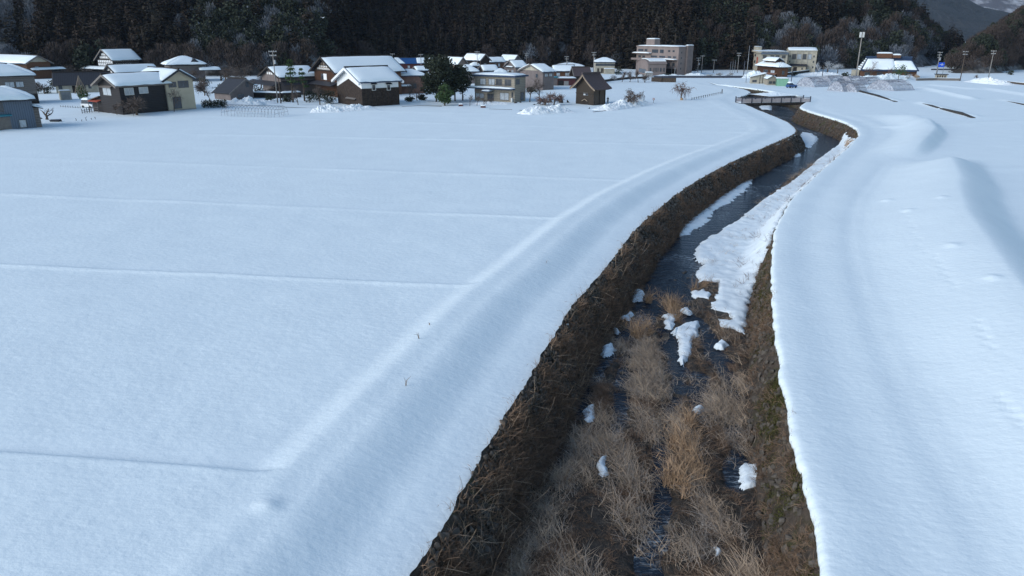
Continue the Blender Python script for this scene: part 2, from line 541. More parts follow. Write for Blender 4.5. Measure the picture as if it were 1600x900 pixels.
STREAMS = [
    stream([(1150,139,6),(1185,147,5),(1205,156,5),(1215,168,5),(1235,190,5),(1262,203,5),(1292,214,5.5),(1290,232,5),(1240,256,4.6),(1195,285,4.6),(1155,315,4.8),(1112,350,5),(1080,378,4.4),(1052,405,5),(1040,430,5.2),(1030,462,4.4),(1022,482,2.6)]),
    stream([(1030,470,2.2),(1003,500,.8),(960,540,.7),(925,592,.9),(885,660,1.1),(868,720,.6),(840,800,.3)]),
    stream([(1010,500,1.2),(985,550,.8),(975,610,.8),(960,690,.3)]),
    stream([(1045,520,1.2),(1060,590,.9),(1045,650,.5),(1030,720,.5),(1035,780,.6),(1020,850,.6),(1012,920,.7),(1008,1100,.7)]),
    stream([(1060,480,1.4),(1115,540,1.4),(1140,600,.7),(1150,680,.5),(1145,760,.6)]),
    stream([(1095,590,1.0),(1090,640,.7)]),
]
def water_d(X, Y):
    d = np.full(np.shape(X), 1e9)
    for s in STREAMS: d = np.minimum(d, poly_dist(X, Y, s))
    return d
def bed_z(X, Y):
    X = np.asarray(X, float); Y = np.asarray(Y, float)
    w = water_d(X, Y) + .5*fbm(X*1.1, Y*.8, 61, 3)
    z = -3.36 + .46*sstep(-.25, .55, w)
    z += .09*fbm(X*1.7, Y*1.7, 63, 4)
    return z
Ya = Yr[Yr > -40]
T = np.linspace(-.02, 1.02, 90)
TT, YY = np.meshgrid(T, Ya)
XL, _ = wall_pt(-1, YY, 1.0); XR, _ = wall_pt(1, YY, 1.0)
XX = XL + (XR-XL)*TT
ZZ = bed_z(XX, YY)
tag(link('river_bed', mesh_np('river_bed', np.stack([XX, YY, ZZ], -1).reshape(-1,3), grid_faces(*XX.shape), [M['mud']], True)),
    'dark muddy gravel bed of the narrow stream', kind='structure')
nW = 14
T2 = np.linspace(-.02, 1.02, nW); Yw = Ya[::3]
TT, YY = np.meshgrid(T2, Yw)
XL, _ = wall_pt(-1, YY, .97); XR, _ = wall_pt(1, YY, .97)
XX = XL + (XR-XL)*TT
tag(link('stream_water', mesh_np('stream_water', np.stack([XX, YY, np.full_like(XX, WZ)], -1).reshape(-1,3), grid_faces(*XX.shape), [M['water']], True)),
    'dark rippled water of the shallow stream', kind='structure')

# ---- stones
def stone_mesh(name, seed, mat, smooth=False):
    r = random.Random(seed)
    bm = bmesh.new()
    for i in range(13):
        v = Vector((r.gauss(0,1), r.gauss(0,1), r.gauss(0,1))).normalized()
        m = max(abs(v.x), abs(v.y), abs(v.z))
        v = v*(.72 + .28/m)*.5
        bm.verts.new(v)
    bmesh.ops.convex_hull(bm, input=bm.verts)
    me = bpy.data.meshes.new(name); bm.to_mesh(me); bm.free()
    me.materials.append(mat)
    return me
STONES = [stone_mesh('stone', i, M['stone']) for i in range(7)]
def join_instances(name, meshes, items, mats=None):
    """items: (mesh index, Matrix) -> one joined mesh of triangles"""
    data = []
    for me in meshes:
        me.calc_loop_triangles()
        v = np.empty(len(me.vertices)*3); me.vertices.foreach_get('co', v)
        t = np.empty(len(me.loop_triangles)*3, dtype=np.int32); me.loop_triangles.foreach_get('vertices', t)
        data.append((v.reshape(-1,3), t.reshape(-1,3)))
    Vs, Fs, b = [], [], 0
    for i, mx in items:
        v, t = data[i]; A = np.array(mx)
        Vs.append(v @ A[:3,:3].T + A[:3,3]); Fs.append(t + b); b += len(v)
    return mesh_np(name, np.concatenate(Vs), np.concatenate(Fs), mats or [meshes[0].materials[0]])
def river_wall(side, label, y_max):
    root = empty('river_wall', (float(rimL(30) if side < 0 else rimR(30)), 30, 0))
    tag(root, label, 'river wall')
    inv = Matrix.Translation(-root.location)
    soil = link('bank_soil', channel_wall(side), root); soil.location = -root.location
    rr = random.Random(5+side)
    items = []
    Y = 17.0
    slope = math.hypot(WB_L, DEPTH)
    while Y < y_max:
        big = .34 if Y < 60 else .5
        s = rr.uniform(.0, .08)
        while s < .97:
            h = big*rr.uniform(.7, 1.15)
            if (side > 0 and rr.random() < .74) or rr.random() < .10:
                s += h/slope; continue
            x, z = wall_pt(side, np.array(Y), np.array(s))
            nrm = Vector((-side*DEPTH, 0, WB_L)).normalized()
            q = nrm.to_track_quat('Z', 'Y')
            mx = Matrix.Translation((float(x)+nrm.x*.02, Y+rr.uniform(-.12,.12), float(z)+nrm.z*.02)) @ q.to_matrix().to_4x4() @ Euler((rr.uniform(-.3,.3), rr.uniform(-.3,.3), rr.uniform(0,6.3))).to_matrix().to_4x4() @ Matrix.Diagonal((h*rr.uniform(.95,1.3), h*rr.uniform(.8,1.2), h*rr.uniform(.55,.85), 1))
            items.append((rr.randrange(7), mx))
            s += h*rr.uniform(.8,1.0)/slope
        Y += big*rr.uniform(.8, 1.05)
    # the 290 nearest are stones of their own, the rest one joined part
    for i, mx in items[:290]:
        o = link('stone', STONES[i], root); o.matrix_local = inv @ mx
    me = join_instances('masonry_stones', STONES, [(i, inv @ mx) for i, mx in items[290:]])
    tag(link('masonry_stones', me, root), kind='stuff')
    return root
river_wall(-1, 'long dark rubble stone river wall below the left snowfield, overgrown with dead weeds', 236)
river_wall(1, 'mossy green and brown river wall along the right side of the stream', 236)

# ================================================================== HILLS AND MOUNTAINS
def bx(px, Y):   # ground x below picture column px at distance Y
    return (px - 800.0) * Y * CP / FPX
foot = [(-1800,300),(-700,262),(0,292),(200,298),(300,292),(470,300),(545,345),(700,372),(900,372),(990,352),(1060,330),(1120,345),(1290,345),(1350,356),(1440,372),(1500,460)]
FOOT = np.array([(bx(p, y) + (0), y) for p, y in foot])
XR0, YR0 = FOOT[-1]
def in_main(X, Y):
    """metres inside the main wooded hill (negative outside)"""
    Xr = XR0 + .42*(Y - YR0)
    fy = np.interp(X, FOOT[:,0], FOOT[:,1])
    d1 = (Y - fy)
    d2 = (Xr - X)*.96
    return np.minimum(d1*.93, d2)
def main_h(X, Y):
    d = in_main(X, Y) + 6*fbm(X*.02, Y*.02, 91, 3)
    s = np.interp(X, [-300, -60, 0, 400], [.62, .55, .62, .80])
    h = np.clip(d, 0, None)*s
    h = 170*(1-np.exp(-h/170)) * (1 + .25*fbm(X*.006, Y*.006, 95, 3))
    return np.where(d > 0, h, -1.5)
fR = [(1498,318),(1540,314),(1570,316),(1600,345),(1800,365),(2400,365)]
FR = np.array([(bx(p, y), y) for p, y in fR])
def in_right(X, Y):
    fy = np.interp(X, FR[:,0], FR[:,1])
    Xl = FR[0][0] + .62*(Y - FR[0][1])
    return np.minimum((Y-fy)*.9, (X - Xl)*.8)
def right_h(X, Y):
    d = in_right(X, Y) + 4*fbm(X*.03, Y*.03, 97, 3)
    h = np.clip(d, 0, None)*1.05
    h = 120*(1-np.exp(-h/120))
    return np.where(d > 0, h, -1.5)
def hill_mesh(name, fn, x0, x1, y0, y1, nx, ny, mat, label):
    xs = np.linspace(x0, x1, nx); ys = np.linspace(y0, y1, ny)
    X, Y = np.meshgrid(xs, ys)
    Z = fn(X, Y) + .6*fbm(X*.08, Y*.08, 33, 3)
    me = mesh_np(name, np.stack([X, Y, Z], -1).reshape(-1,3), grid_faces(ny, nx), [mat], True)
    return tag(link(name, me), label, kind='structure')
def hill_mat():
    m, nt, b = _mat('wooded_hill_ground')
    v = _coord(nt, (1,1,1), 'World')
    n0 = _noise(nt, v, .07, 6, .65)
    c = _ramp(nt, n0, [(.46, (.035,.030,.024)), (.60, (.30,.31,.32)), (.72, (.7,.72,.75))])
    nt.links.new(c, b.inputs['Base Color']); b.inputs['Roughness'].default_value = .9
    _bump(nt, b, _noise(nt, v, .8, 4), .6, .5)
    return m
M['hill'] = hill_mat()
hill_mesh('wooded_hill', main_h, -1300, 900, 240, 1300, 260, 200, M['hill'], 'steep hillside rising behind the village under dark cedar wood')
hill_mesh('wooded_hill', right_h, 150, 1100, 290, 1000, 130, 100, M['hill'], 'hillside at the far right under brown leafless wood')
def far_mat(name, forest, white, lo, hi, sc):
    m, nt, b = _mat(name)
    v = _coord(nt, (1,1,.5), 'World')
    n0 = _noise(nt, v, sc, 8, .68)
    c = _ramp(nt, n0, [(lo, forest), (hi, white)])
    nt.links.new(c, b.inputs['Base Color']); b.inputs['Roughness'].default_value = .95
    _bump(nt, b, _noise(nt, v, sc*4, 6), 1, 12)
    return m
def ridge_mesh(name, x0, x1, yc, depth, top, seed, mat, label, nx=160, ny=60, rough=.3):
    xs = np.linspace(x0, x1, nx); ys = np.linspace(yc - depth, yc + depth, ny)
    X, Y = np.meshgrid(xs, ys)
    t = np.clip(1 - np.abs(Y - yc)/depth, 0, 1)
    Z = (top(X)*t**1.1)*(1 + rough*fbm(X/ (depth*.5), Y/(depth*.5), seed, 6)) - 3
    me = mesh_np(name, np.stack([X, Y, Z], -1).reshape(-1,3), grid_faces(ny, nx), [mat], True)
    return tag(link(name, me), label, kind='structure')
ridge_mesh('distant_hill', 500, 2300, 1750, 420, lambda X: np.maximum(112 - .30*(X-960), 56), 5, far_mat('distant_wood', (.022,.030,.034), (.045,.05,.055), .4, .7, .02), 'low dark blue wooded hill far up the valley', rough=.5)
ridge_mesh('snowy_mountain', 600, 7200, 5200, 1700, lambda X: 620 + .03*(X-2000), 17, far_mat('snowy_wooded_slopes', (.07,.06,.06), (.50,.50,.52), .48, .64, .010), 'pale snow streaked mountain closing the valley at top right', nx=220, ny=90, rough=.6)

# ================================================================== TREES
def quad_spray(V, F, c, d, n, w, l):
    """a flat leafy spray: a kite of length l and width w along d"""
    d = d.normalized(); s = d.cross(n)
    if s.length < 1e-3: s = Vector((1,0,0))
    s.normalize(); b = len(V)
    V += [c, c + d*l*.45 + s*w*.5, c + d*l, c + d*l*.45 - s*w*.5]
    F.append((b, b+1, b+2, b+3))
def mesh_of(name, V, F, mats, mi=None, smooth=False):
    me = bpy.data.meshes.new(name); me.from_pydata([tuple(v) for v in V], [], F)
    for m in mats: me.materials.append(m)
    if mi: me.polygons.foreach_set('material_index', mi)
    if smooth: me.polygons.foreach_set('use_smooth', [True]*len(F))
    me.update(); return me
def trunk_mesh(name, pts, rads, mat, n=6):
    b = MB(); b.tube(pts, rads, n); return b.mesh(name, mat, True)
def cedar_crown(seed, H=1.0, Rr=.15, low=.12, mat=None, levels=19):
    r = random.Random(seed); V, F = [], []
    for k in range(levels):
        t = low + (1-low)*(k + r.random()*.6)/levels
        rad = Rr*(1-t)**.62*r.uniform(.8, 1.15) + .012
        m = max(4, int(9*(1-t)+4)); a0 = r.random()*6
        for q in range(m):
            a = a0 + 6.283*q/m + r.uniform(-.25,.25)
            L = rad*r.uniform(.75, 1.2)
            out = Vector((math.cos(a), math.sin(a), r.uniform(-.35, .25)))
            c = Vector((0,0,t*H)) + out*L*.15
            quad_spray(V, F, c, out, Vector((0,0,1)) , L*.75, L)
            quad_spray(V, F, c + out*L*.35 + Vector((0,0,.004)), out + Vector((r.uniform(-.5,.5), r.uniform(-.5,.5), r.uniform(-.9,.5))), Vector((r.uniform(-1,1), r.uniform(-1,1), .6)), L*.6, L*.75)
    quad_spray(V, F, Vector((0,0,.93*H)), Vector((0,0,1)), Vector((1,0,0)), .02, .08*H)
    return mesh_of('crown', V, F, [mat])
def leafy_crown(seed, n, blobs, leaf, mat, flat=False):
    r = random.Random(seed); V, F = [], []
    for k in range(n):
        c, rad = r.choice(blobs)
        u = Vector((r.gauss(0,1), r.gauss(0,1), r.gauss(0,1))).normalized()*(r.random()**.35)
        if flat: u.z *= .4
        p = Vector(c) + Vector((u.x*rad[0], u.y*rad[1], u.z*rad[2]))
        d = Vector((r.gauss(0,1), r.gauss(0,1), r.gauss(0,.7)))
        quad_spray(V, F, p, d, Vector((r.gauss(0,1), r.gauss(0,1), r.gauss(0,1))), leaf*r.uniform(.5,1), leaf*r.uniform(.7,1.4))
    return mesh_of('crown', V, F, [mat])
def bare_tree_mesh(seed, H, spread, mat_trunk, mat_twig, levels=5, droop=0.0, twigs=3, r0=.045, fork=.28, vertical=.35, leafn=0, minr=0.0, sliver=0, slw=.05, sll=.5):
    """trunk+limbs mesh and twig mesh of a leafless tree, base at the origin"""
    r = random.Random(seed); limbs = MB(); tw = MB()
    def grow(p, d, L, rad, lev):
        n = 3 if lev < levels-1 else 2
        pts = [p.copy()]; q = p.copy(); dd = d.copy()
        for i in range(n):
            dd = (dd + Vector((r.gauss(0,.16), r.gauss(0,.16), r.gauss(0,.10)))*1.1 + Vector((0,0,vertical*.12 - droop*.28*(lev/levels)))).normalized()
            q = q + dd*L/n; pts.append(q.copy())
        rr_ = [rad*(1-.45*i/n) for i in range(n+1)]
        thick = lev < levels-2
        rr_ = [max(q_, minr) for q_ in rr_]
        (limbs if thick else tw).tube(pts, rr_, 5 if lev == 0 else (4 if thick else 3), cap=False)
        if sliver and lev >= levels-1:
            for b in range(sliver):
                k = r.randrange(1, n+1); sd_ = (dd*.8 + Vector((r.gauss(0,.55), r.gauss(0,.55), r.gauss(0,.4) - droop*.7)))
                b0 = len(tw.v); V_, F_ = [], []
                quad_spray(V_, F_, pts[k], sd_, Vector((r.gauss(0,1), r.gauss(0,1), r.gauss(0,1))), slw*r.uniform(.7,1.3), sll*r.uniform(.6,1.3))
                tw.add(V_, F_)
        if lev >= levels: return
        nb = 3 if lev < 2 else twigs
        for b in range(nb):
            t = r.uniform(.35, 1) if lev > 0 or b else 1
            k = min(n, max(1, int(t*n+.5)))
            s = Vector((r.gauss(0,1), r.gauss(0,1), r.gauss(0,.35)))
            nd = (dd*.75 + s.normalized()*(spread)).normalized()
            grow(pts[k], nd, L*r.uniform(.55,.82), rad*.52, lev+1)
    grow(Vector((0,0,-.15)), Vector((r.uniform(-.06,.06), r.uniform(-.06,.06), 1)), H*fork, H*r0, 0)
    return limbs.mesh('trunk', mat_trunk, True), tw.mesh('crown', mat_twig)

# instanced scatter: one object of stuff
def scatter(name, sources, P, ROT, S, IDX, label, kind='stuff', cat=None):
    coll = bpy.data.collections.new(name + '_kinds')
    for i, s in enumerate(sources):
        o = bpy.data.objects.new('%s_kind_%02d' % (name, i), s); coll.objects.link(o)
    me = bpy.data.meshes.new(name); n = len(P)
    me.vertices.add(n); me.vertices.foreach_set('co', np.asarray(P, np.float32).ravel())
    a = me.attributes.new('rot', 'FLOAT_VECTOR', 'POINT'); a.data.foreach_set('vector', np.asarray(ROT, np.float32).ravel())
    a = me.attributes.new('scl', 'FLOAT_VECTOR', 'POINT'); a.data.foreach_set('vector', np.asarray(S, np.float32).ravel())
    a = me.attributes.new('pick', 'INT', 'POINT'); a.data.foreach_set('value', np.asarray(IDX, np.int32).ravel())
    ng = bpy.data.node_groups.new(name, 'GeometryNodeTree')
    ng.interface.new_socket('Geometry', in_out='INPUT', socket_type='NodeSocketGeometry')
    ng.interface.new_socket('Geometry', in_out='OUTPUT', socket_type='NodeSocketGeometry')
    N = ng.nodes; gi = N.new('NodeGroupInput'); go = N.new('NodeGroupOutput')
    ci = N.new('GeometryNodeCollectionInfo'); ci.inputs['Collection'].default_value = coll
    ci.inputs['Separate Children'].default_value = True; ci.inputs['Reset Children'].default_value = True
    ip = N.new('GeometryNodeInstanceOnPoints'); ip.inputs['Pick Instance'].default_value = True
    def att(nm, t):
        x = N.new('GeometryNodeInputNamedAttribute'); x.data_type = t; x.inputs['Name'].default_value = nm
        return x.outputs['Attribute']
    er = N.new('FunctionNodeEulerToRotation')
    L = ng.links
    L.new(gi.outputs[0], ip.inputs['Points']); L.new(ci.outputs[0], ip.inputs['Instance'])
    L.new(att('pick', 'INT'), ip.inputs['Instance Index'])
    L.new(att('rot', 'FLOAT_VECTOR'), er.inputs[0]); L.new(er.outputs[0], ip.inputs['Rotation'])
    L.new(att('scl', 'FLOAT_VECTOR'), ip.inputs['Scale']); L.new(ip.outputs[0], go.inputs[0])
    o = link(name, me)
    md = o.modifiers.new('scatter', 'NODES'); md.node_group = ng
    tag(o, label, cat, kind=kind)
    return o

CEDARS = [cedar_crown(100+i, 1, .17+.02*(i%3), .08, M['cedar' if i % 5 < 3 else 'cedar_brown']) for i in range(10)]
BLOB = [((0,0,.62),(.28,.28,.30)), ((.14,.05,.45),(.20,.2,.2)), ((-.15,-.04,.5),(.2,.2,.22)), ((0,.12,.75),(.18,.18,.2)), ((.05,-.15,.35),(.2,.18,.18))]
GREENS = [leafy_crown(200+i, 420, BLOB, .085, M['evergreen']) for i in range(3)]
def joined_bare(seed, mt, **k):
    a, b = bare_tree_mesh(seed, 1, .62, M['bark'], mt, **k)
    a.calc_loop_triangles(); b.calc_loop_triangles()
    va = [v.co.copy() for v in a.vertices]; fa = [tuple(p.vertices) for p in a.polygons]
    vb = [v.co.copy() for v in b.vertices]; fb = [tuple(i + len(va) for i in p.vertices) for p in b.polygons]
    return mesh_of('crown', va+vb, fa+fb, [M['bark'], mt], [0]*len(fa)+[1]*len(fb))
M['hill_twig'] = pm('brown_hill_twigs', (.058,.044,.038), .9, .35, .3, bump=0, space='World')
M['hill_frost'] = pm('frosted_hill_twigs', (.135,.15,.175), .9, .5, .3, bump=0, space='World')
BLOB2 = [((0,0,.62),(.30,.30,.34)), ((.12,.05,.5),(.26,.26,.26)), ((-.14,-.06,.5),(.26,.24,.26)), ((0,.08,.78),(.2,.2,.2))]
def twig_crown(seed, mt, n=650):
    r = random.Random(seed); V, F = [], []
    for k in range(n):
        c, rad = r.choice(BLOB2)
        u = Vector((r.gauss(0,1), r.gauss(0,1), r.gauss(0,1))).normalized()*(r.random()**.4)
        p = Vector(c) + Vector((u.x*rad[0], u.y*rad[1], u.z*rad[2]))
        d = (p - Vector((0,0,.05)))*1.2 + Vector((r.gauss(0,.25), r.gauss(0,.25), r.uniform(-.1,.5)))
        quad_spray(V, F, p, d, Vector((r.gauss(0,1), r.gauss(0,1), r.gauss(0,1))), r.uniform(.010,.03), r.uniform(.08,.17))
    a, b = bare_tree_mesh(seed, 1, .62, M['bark'], mt, levels=3, r0=.022, twigs=3)
    va = [v.co.copy() for v in a.vertices]; fa = [tuple(p.vertices) for p in a.polygons]
    return mesh_of('crown', V + va, F + [tuple(i + len(V) for i in f) for f in fa], [mt])
BARE = [twig_crown(300+i, M['hill_twig']) for i in range(3)]
FROST = [twig_crown(310+i, M['hill_frost'], 480) for i in range(3)]
def snowy_green(seed):
    a = leafy_crown(seed, 330, BLOB, .085, M['evergreen']); b = leafy_crown(seed+1, 34, BLOB, .065, M['hill_frost'])
    va = [v.co.copy() for v in a.vertices]; fa = [tuple(p.vertices) for p in a.polygons]
    vb = [v.co + Vector((0,0,.02)) for v in b.vertices]; fb = [tuple(i + len(va) for i in p.vertices) for p in b.polygons]
    return mesh_of('crown', va+vb, fa+fb, [M['evergreen'], M['hill_frost']], [0]*len(fa)+[1]*len(fb))
SNOWY = [snowy_green(400+3*i) for i in range(3)]
CEDAR_TRUNK = trunk_mesh('trunk', [(0,0,-.03),(0,0,.4),(0,0,.97)], [.018,.012,.003], M['bark'])

def forest_points(fin, fh, x0, x1, y0, y1, sp, dmax, dmin=-2):
    xs = np.arange(x0, x1, sp); ys = np.arange(y0, y1, sp)
    X, Y = np.meshgrid(xs, ys)
    X = X + rng.uniform(-.45,.45, X.shape)*sp; Y = Y + rng.uniform(-.45,.45, Y.shape)*sp
    X = X.ravel(); Y = Y.ravel()
    d = fin(X, Y)
    k = (d > dmin) & (d < dmax)
    X, Y, d = X[k], Y[k], d[k]
    Z = np.maximum(fh(X, Y), 0)
    px = 800 + X*FPX/(Y*CP)
    return X, Y, Z, px, d
X1, Y1, Z1, P1, D1 = forest_points(in_main, main_h, -560, 420, 225, 700, 4.1, 120)
X2, Y2, Z2, P2, D2 = forest_points(in_main, main_h, -1200, 800, 240, 1250, 9.0, 700, 118)
X, Y, Z, P, D = [np.concatenate(a) for a in ((X1,X2),(Y1,Y2),(Z1,Z2),(P1,P2),(D1,D2))]
nz = fbm(X*.03, Y*.03, 7, 3)
kind = np.zeros(len(X), int)                       # 0 cedar, 1 evergreen, 2 brown bare, 3 frosted, 4 snowy evergreen, -1 none
u = rng.random(len(X))
left = P < 70 + 25*nz
kind[left] = np.where(u[left] < .35, 3, np.where(u[left] < .6, 0, -1))
gap = (P > 268) & (P < 312)
kind[gap] = np.where(u[gap] < .42, 0, np.where(u[gap] < .56, 3, -1))
mid = (P >= 312) & (P < 505 + 20*nz)
kind[mid] = np.where(u[mid] < .30, 4, np.where(u[mid] < .62, 1, np.where(u[mid] < .80, 3, np.where(u[mid] < .9, 0, -1))))
fr = (P >= 505) & (P < 1110) & (D < 4)
kind[fr] = np.where(u[fr] < .2, 3, np.where(u[fr] < .4, 2, 0))
fl = (P > 60) & (P < 520) & (D < 7)
kind[fl] = np.where(u[fl] < .55, 2, np.where(u[fl] < .7, 1, kind[fl]))
r1 = (P >= 1085) & (nz > -.15)
kind[r1] = np.where(u[r1] < .28, 1, np.where(u[r1] < .5, 2, 0))
r2 = (P >= 1180) & (P < 1480) & (D < 22)
kind[r2] = np.where(u[r2] < .30, 3, np.where(u[r2] < .60, 1, np.where(u[r2] < .8, 2, -1)))
src = CEDARS + GREENS + BARE + FROST + SNOWY
base = {0:(0,10), 1:(10,3), 2:(13,3), 3:(16,3), 4:(19,3)}
hts = {0:(13,19), 1:(9,14), 2:(9,13), 3:(7,11), 4:(9,13)}
def forest_arrays(kind):
    keep = kind >= 0
    kk = kind[keep]; n = len(kk)
    idx = np.array([base[k][0] + rng.integers(base[k][1]) for k in kk])
    H = np.array([rng.uniform(*hts[k]) for k in kk])
    W = H*rng.uniform(.85, 1.2, n)
    rot = np.stack([rng.normal(0,.03,n), rng.normal(0,.03,n), rng.uniform(0,6.28,n)], -1)
    return keep, kk, idx, np.stack([W, W, H], -1), rot
keep, kk, idx, S, rot = forest_arrays(kind)
P3 = np.stack([X[keep], Y[keep], Z[keep]-.4], -1); Dk = D[keep]; Pk = P[keep]
# cedars of the front row that stand out one by one: things of their own
front = np.where((kk == 0) & (Dk < 5) & (Pk > -40) & (Pk < 1560))[0][:150]
for j in front:
    root = empty('cedar_tree', tuple(P3[j]), rot[j][2]); root.scale = tuple(S[j])
    tag(root, 'tall dark cedar in the front row of the wood along the foot of the hill', 'tree', 'cedars along the foot of the wooded hill')
    link('trunk', CEDAR_TRUNK, root); link('crown', CEDARS[idx[j]], root)
rest = np.setdiff1d(np.arange(len(kk)), front)
def put(name, sel, label):
    scatter(name, src, P3[sel], rot[sel], S[sel], idx[sel], label)
put('cedar_wood', rest[kk[rest] == 0], 'dense dark cedar wood covering the hill behind the village')
put('evergreen_wood', rest[(kk[rest] == 1) | (kk[rest] == 4)], 'rounded evergreen trees with snow patches on the hillside')
put('leafless_wood', rest[(kk[rest] == 2) | (kk[rest] == 3)], 'bare and frosted trees scattered along the wooded hillside')
# right hill
X, Y, Z, P, D = forest_points(in_right, right_h, 160, 800, 290, 760, 3.6, 130)
u = rng.random(len(X)); nz = fbm(X*.03, Y*.03, 27, 3)
kind = np.where(u < .75, 2, np.where((nz > .1) & (u < .95), 1, 2))
kind[(nz > .35) & (u < .5)] = 1
keep, kk, idx, S, rot = forest_arrays(kind)
S = S*.72
P3 = np.stack([X[keep], Y[keep], Z[keep]-.4], -1)
scatter('brown_wood', src, P3, rot, S, idx, 'brown leafless wood with green patches on the right hillside')

# ================================================================== REEDS, WEEDS AND MOSS IN THE CHANNEL
def reed_clump(seed, n, H, spread, lean, wid, mat, bend=.5):
    r = random.Random(seed); V, F = [], []
    for k in range(n):
        p = Vector((r.gauss(0,spread*.35), r.gauss(0,spread*.35), -.05))
        d = Vector((r.gauss(0,.55), r.gauss(0,.55) + lean, 1)).normalized()
        L = H*r.uniform(.45, 1.1); w = wid*r.uniform(.5, 1.1)
        side = d.cross(Vector((r.gauss(0,1), r.gauss(0,1), .3))).normalized()
        g = Vector((r.gauss(0,.35), r.gauss(0,.35)+lean*.5, -bend*r.uniform(.3,1.4)))
        b = len(V); seg = 4
        for i in range(seg+1):
            t = i/seg
            ww = w*(1-t*.75)
            V += [p - side*ww*.5, p + side*ww*.5]
            if r.random() < .12: d = (d + Vector((r.gauss(0,.6), r.gauss(0,.6), r.gauss(0,.2)))).normalized()
            p = p + d*L/seg
            if p.z < .03: p.z = .03 + r.random()*.05
            d = (d + g*.38).normalized()
        for i in range(seg):
            F.append((b+2*i, b+2*i+1, b+2*i+3, b+2*i+2))
        if r.random() < .35:      # side leaf
            i = r.randrange(1, seg); q = V[b+2*i]
            quad_spray(V, F, q, d + Vector((r.gauss(0,.8), r.gauss(0,.8), r.uniform(-.4,.6))), side, w*.9, L*.3)
    return mesh_of('reed_clump', V, F, [mat])
REED = [reed_clump(500+i, 13 + i, 1.5, .9, .95 - .12*i, .034, M[('straw','straw_grey','straw','straw_grey','straw')[i]], .55 + .12*i) for i in range(5)] + \
       [reed_clump(520+i, 34, 1.5, .3, .25, .032, M['straw_gold'], .25) for i in range(2)] + \
       [reed_clump(540+i, 28, .8, .5, .0, .032, M['straw_dark'], .9) for i in range(3)]
# ================================================================== SNOW LYING IN THE CHANNEL
def pillow(name, poly, zbase, thick, cell, label, group=None, extra=None, seed=0, soft=.12, warp=1.0):
    poly = np.array(poly)
    # densify the outline and roughen it
    pts = []
    for a, b in zip(poly, np.roll(poly, -1, 0)):
        L = np.hypot(*(b-a)); m = max(1, int(L/(cell*2)))
        for i in range(m): pts.append(a + (b-a)*i/m)
    pts = np.array(pts)
    x0, y0 = pts.min(0) - .4; x1, y1 = pts.max(0) + .4
    nx = int((x1-x0)/cell)+2; ny = int((y1-y0)/cell)+2
    GX, GY = np.meshgrid(np.linspace(x0, x1, nx), np.linspace(y0, y1, ny))
    WX = GX + warp*.24*fbm(GX*1.8/(.5+.5*warp), GY*1.8, 200+seed, 4); WY = GY + warp*.27*fbm(GX*1.8/(.5+.5*warp)+40, GY*1.8, 210+seed, 4)
    inside = np.zeros(GX.shape, bool); dist = np.full(GX.shape, 1e9)
    for (ax, ay), (bx_, by_) in zip(poly, np.roll(poly, -1, 0)):
        c = ((ay > WY) != (by_ > WY)) & (WX < (bx_-ax)*(WY-ay)/(by_-ay+1e-12) + ax)
        inside ^= c
        dx, dy = bx_-ax, by_-ay; t = np.clip(((WX-ax)*dx+(WY-ay)*dy)/(dx*dx+dy*dy+1e-9), 0, 1)
        dist = np.minimum(dist, np.hypot(WX-(ax+t*dx), WY-(ay+t*dy)))
    d = np.where(inside, dist, -dist)
    Z = zbase + thick*(1-np.exp(-np.clip(d,0,None)/soft))*(1+.35*fbm(GX*1.5, GY*1.5, 220+seed, 3)) - .5*np.clip(-d,0,1)/soft*.25
    if extra is not None: Z = Z + extra(GX, GY)
    keepv = d > -soft*1.2
    idn = -np.ones(GX.size, int); flat = keepv.ravel(); 
    q = grid_faces(ny, nx); q = q[flat[q].all(1)]
    used = np.unique(q); idn[used] = np.arange(len(used))
    G = np.stack([GX, GY, Z], -1).reshape(-1,3)[used]
    c = G.mean(0); c[2] = zbase
    o = link(name, mesh_np(name, G - c, idn[q], [M['roof_snow']], True)); o.location = c
    return tag(o, label, 'snow patch', group)
def px_poly(pts, z=-2.85): return [ground(x, y, z) for x, y in pts]
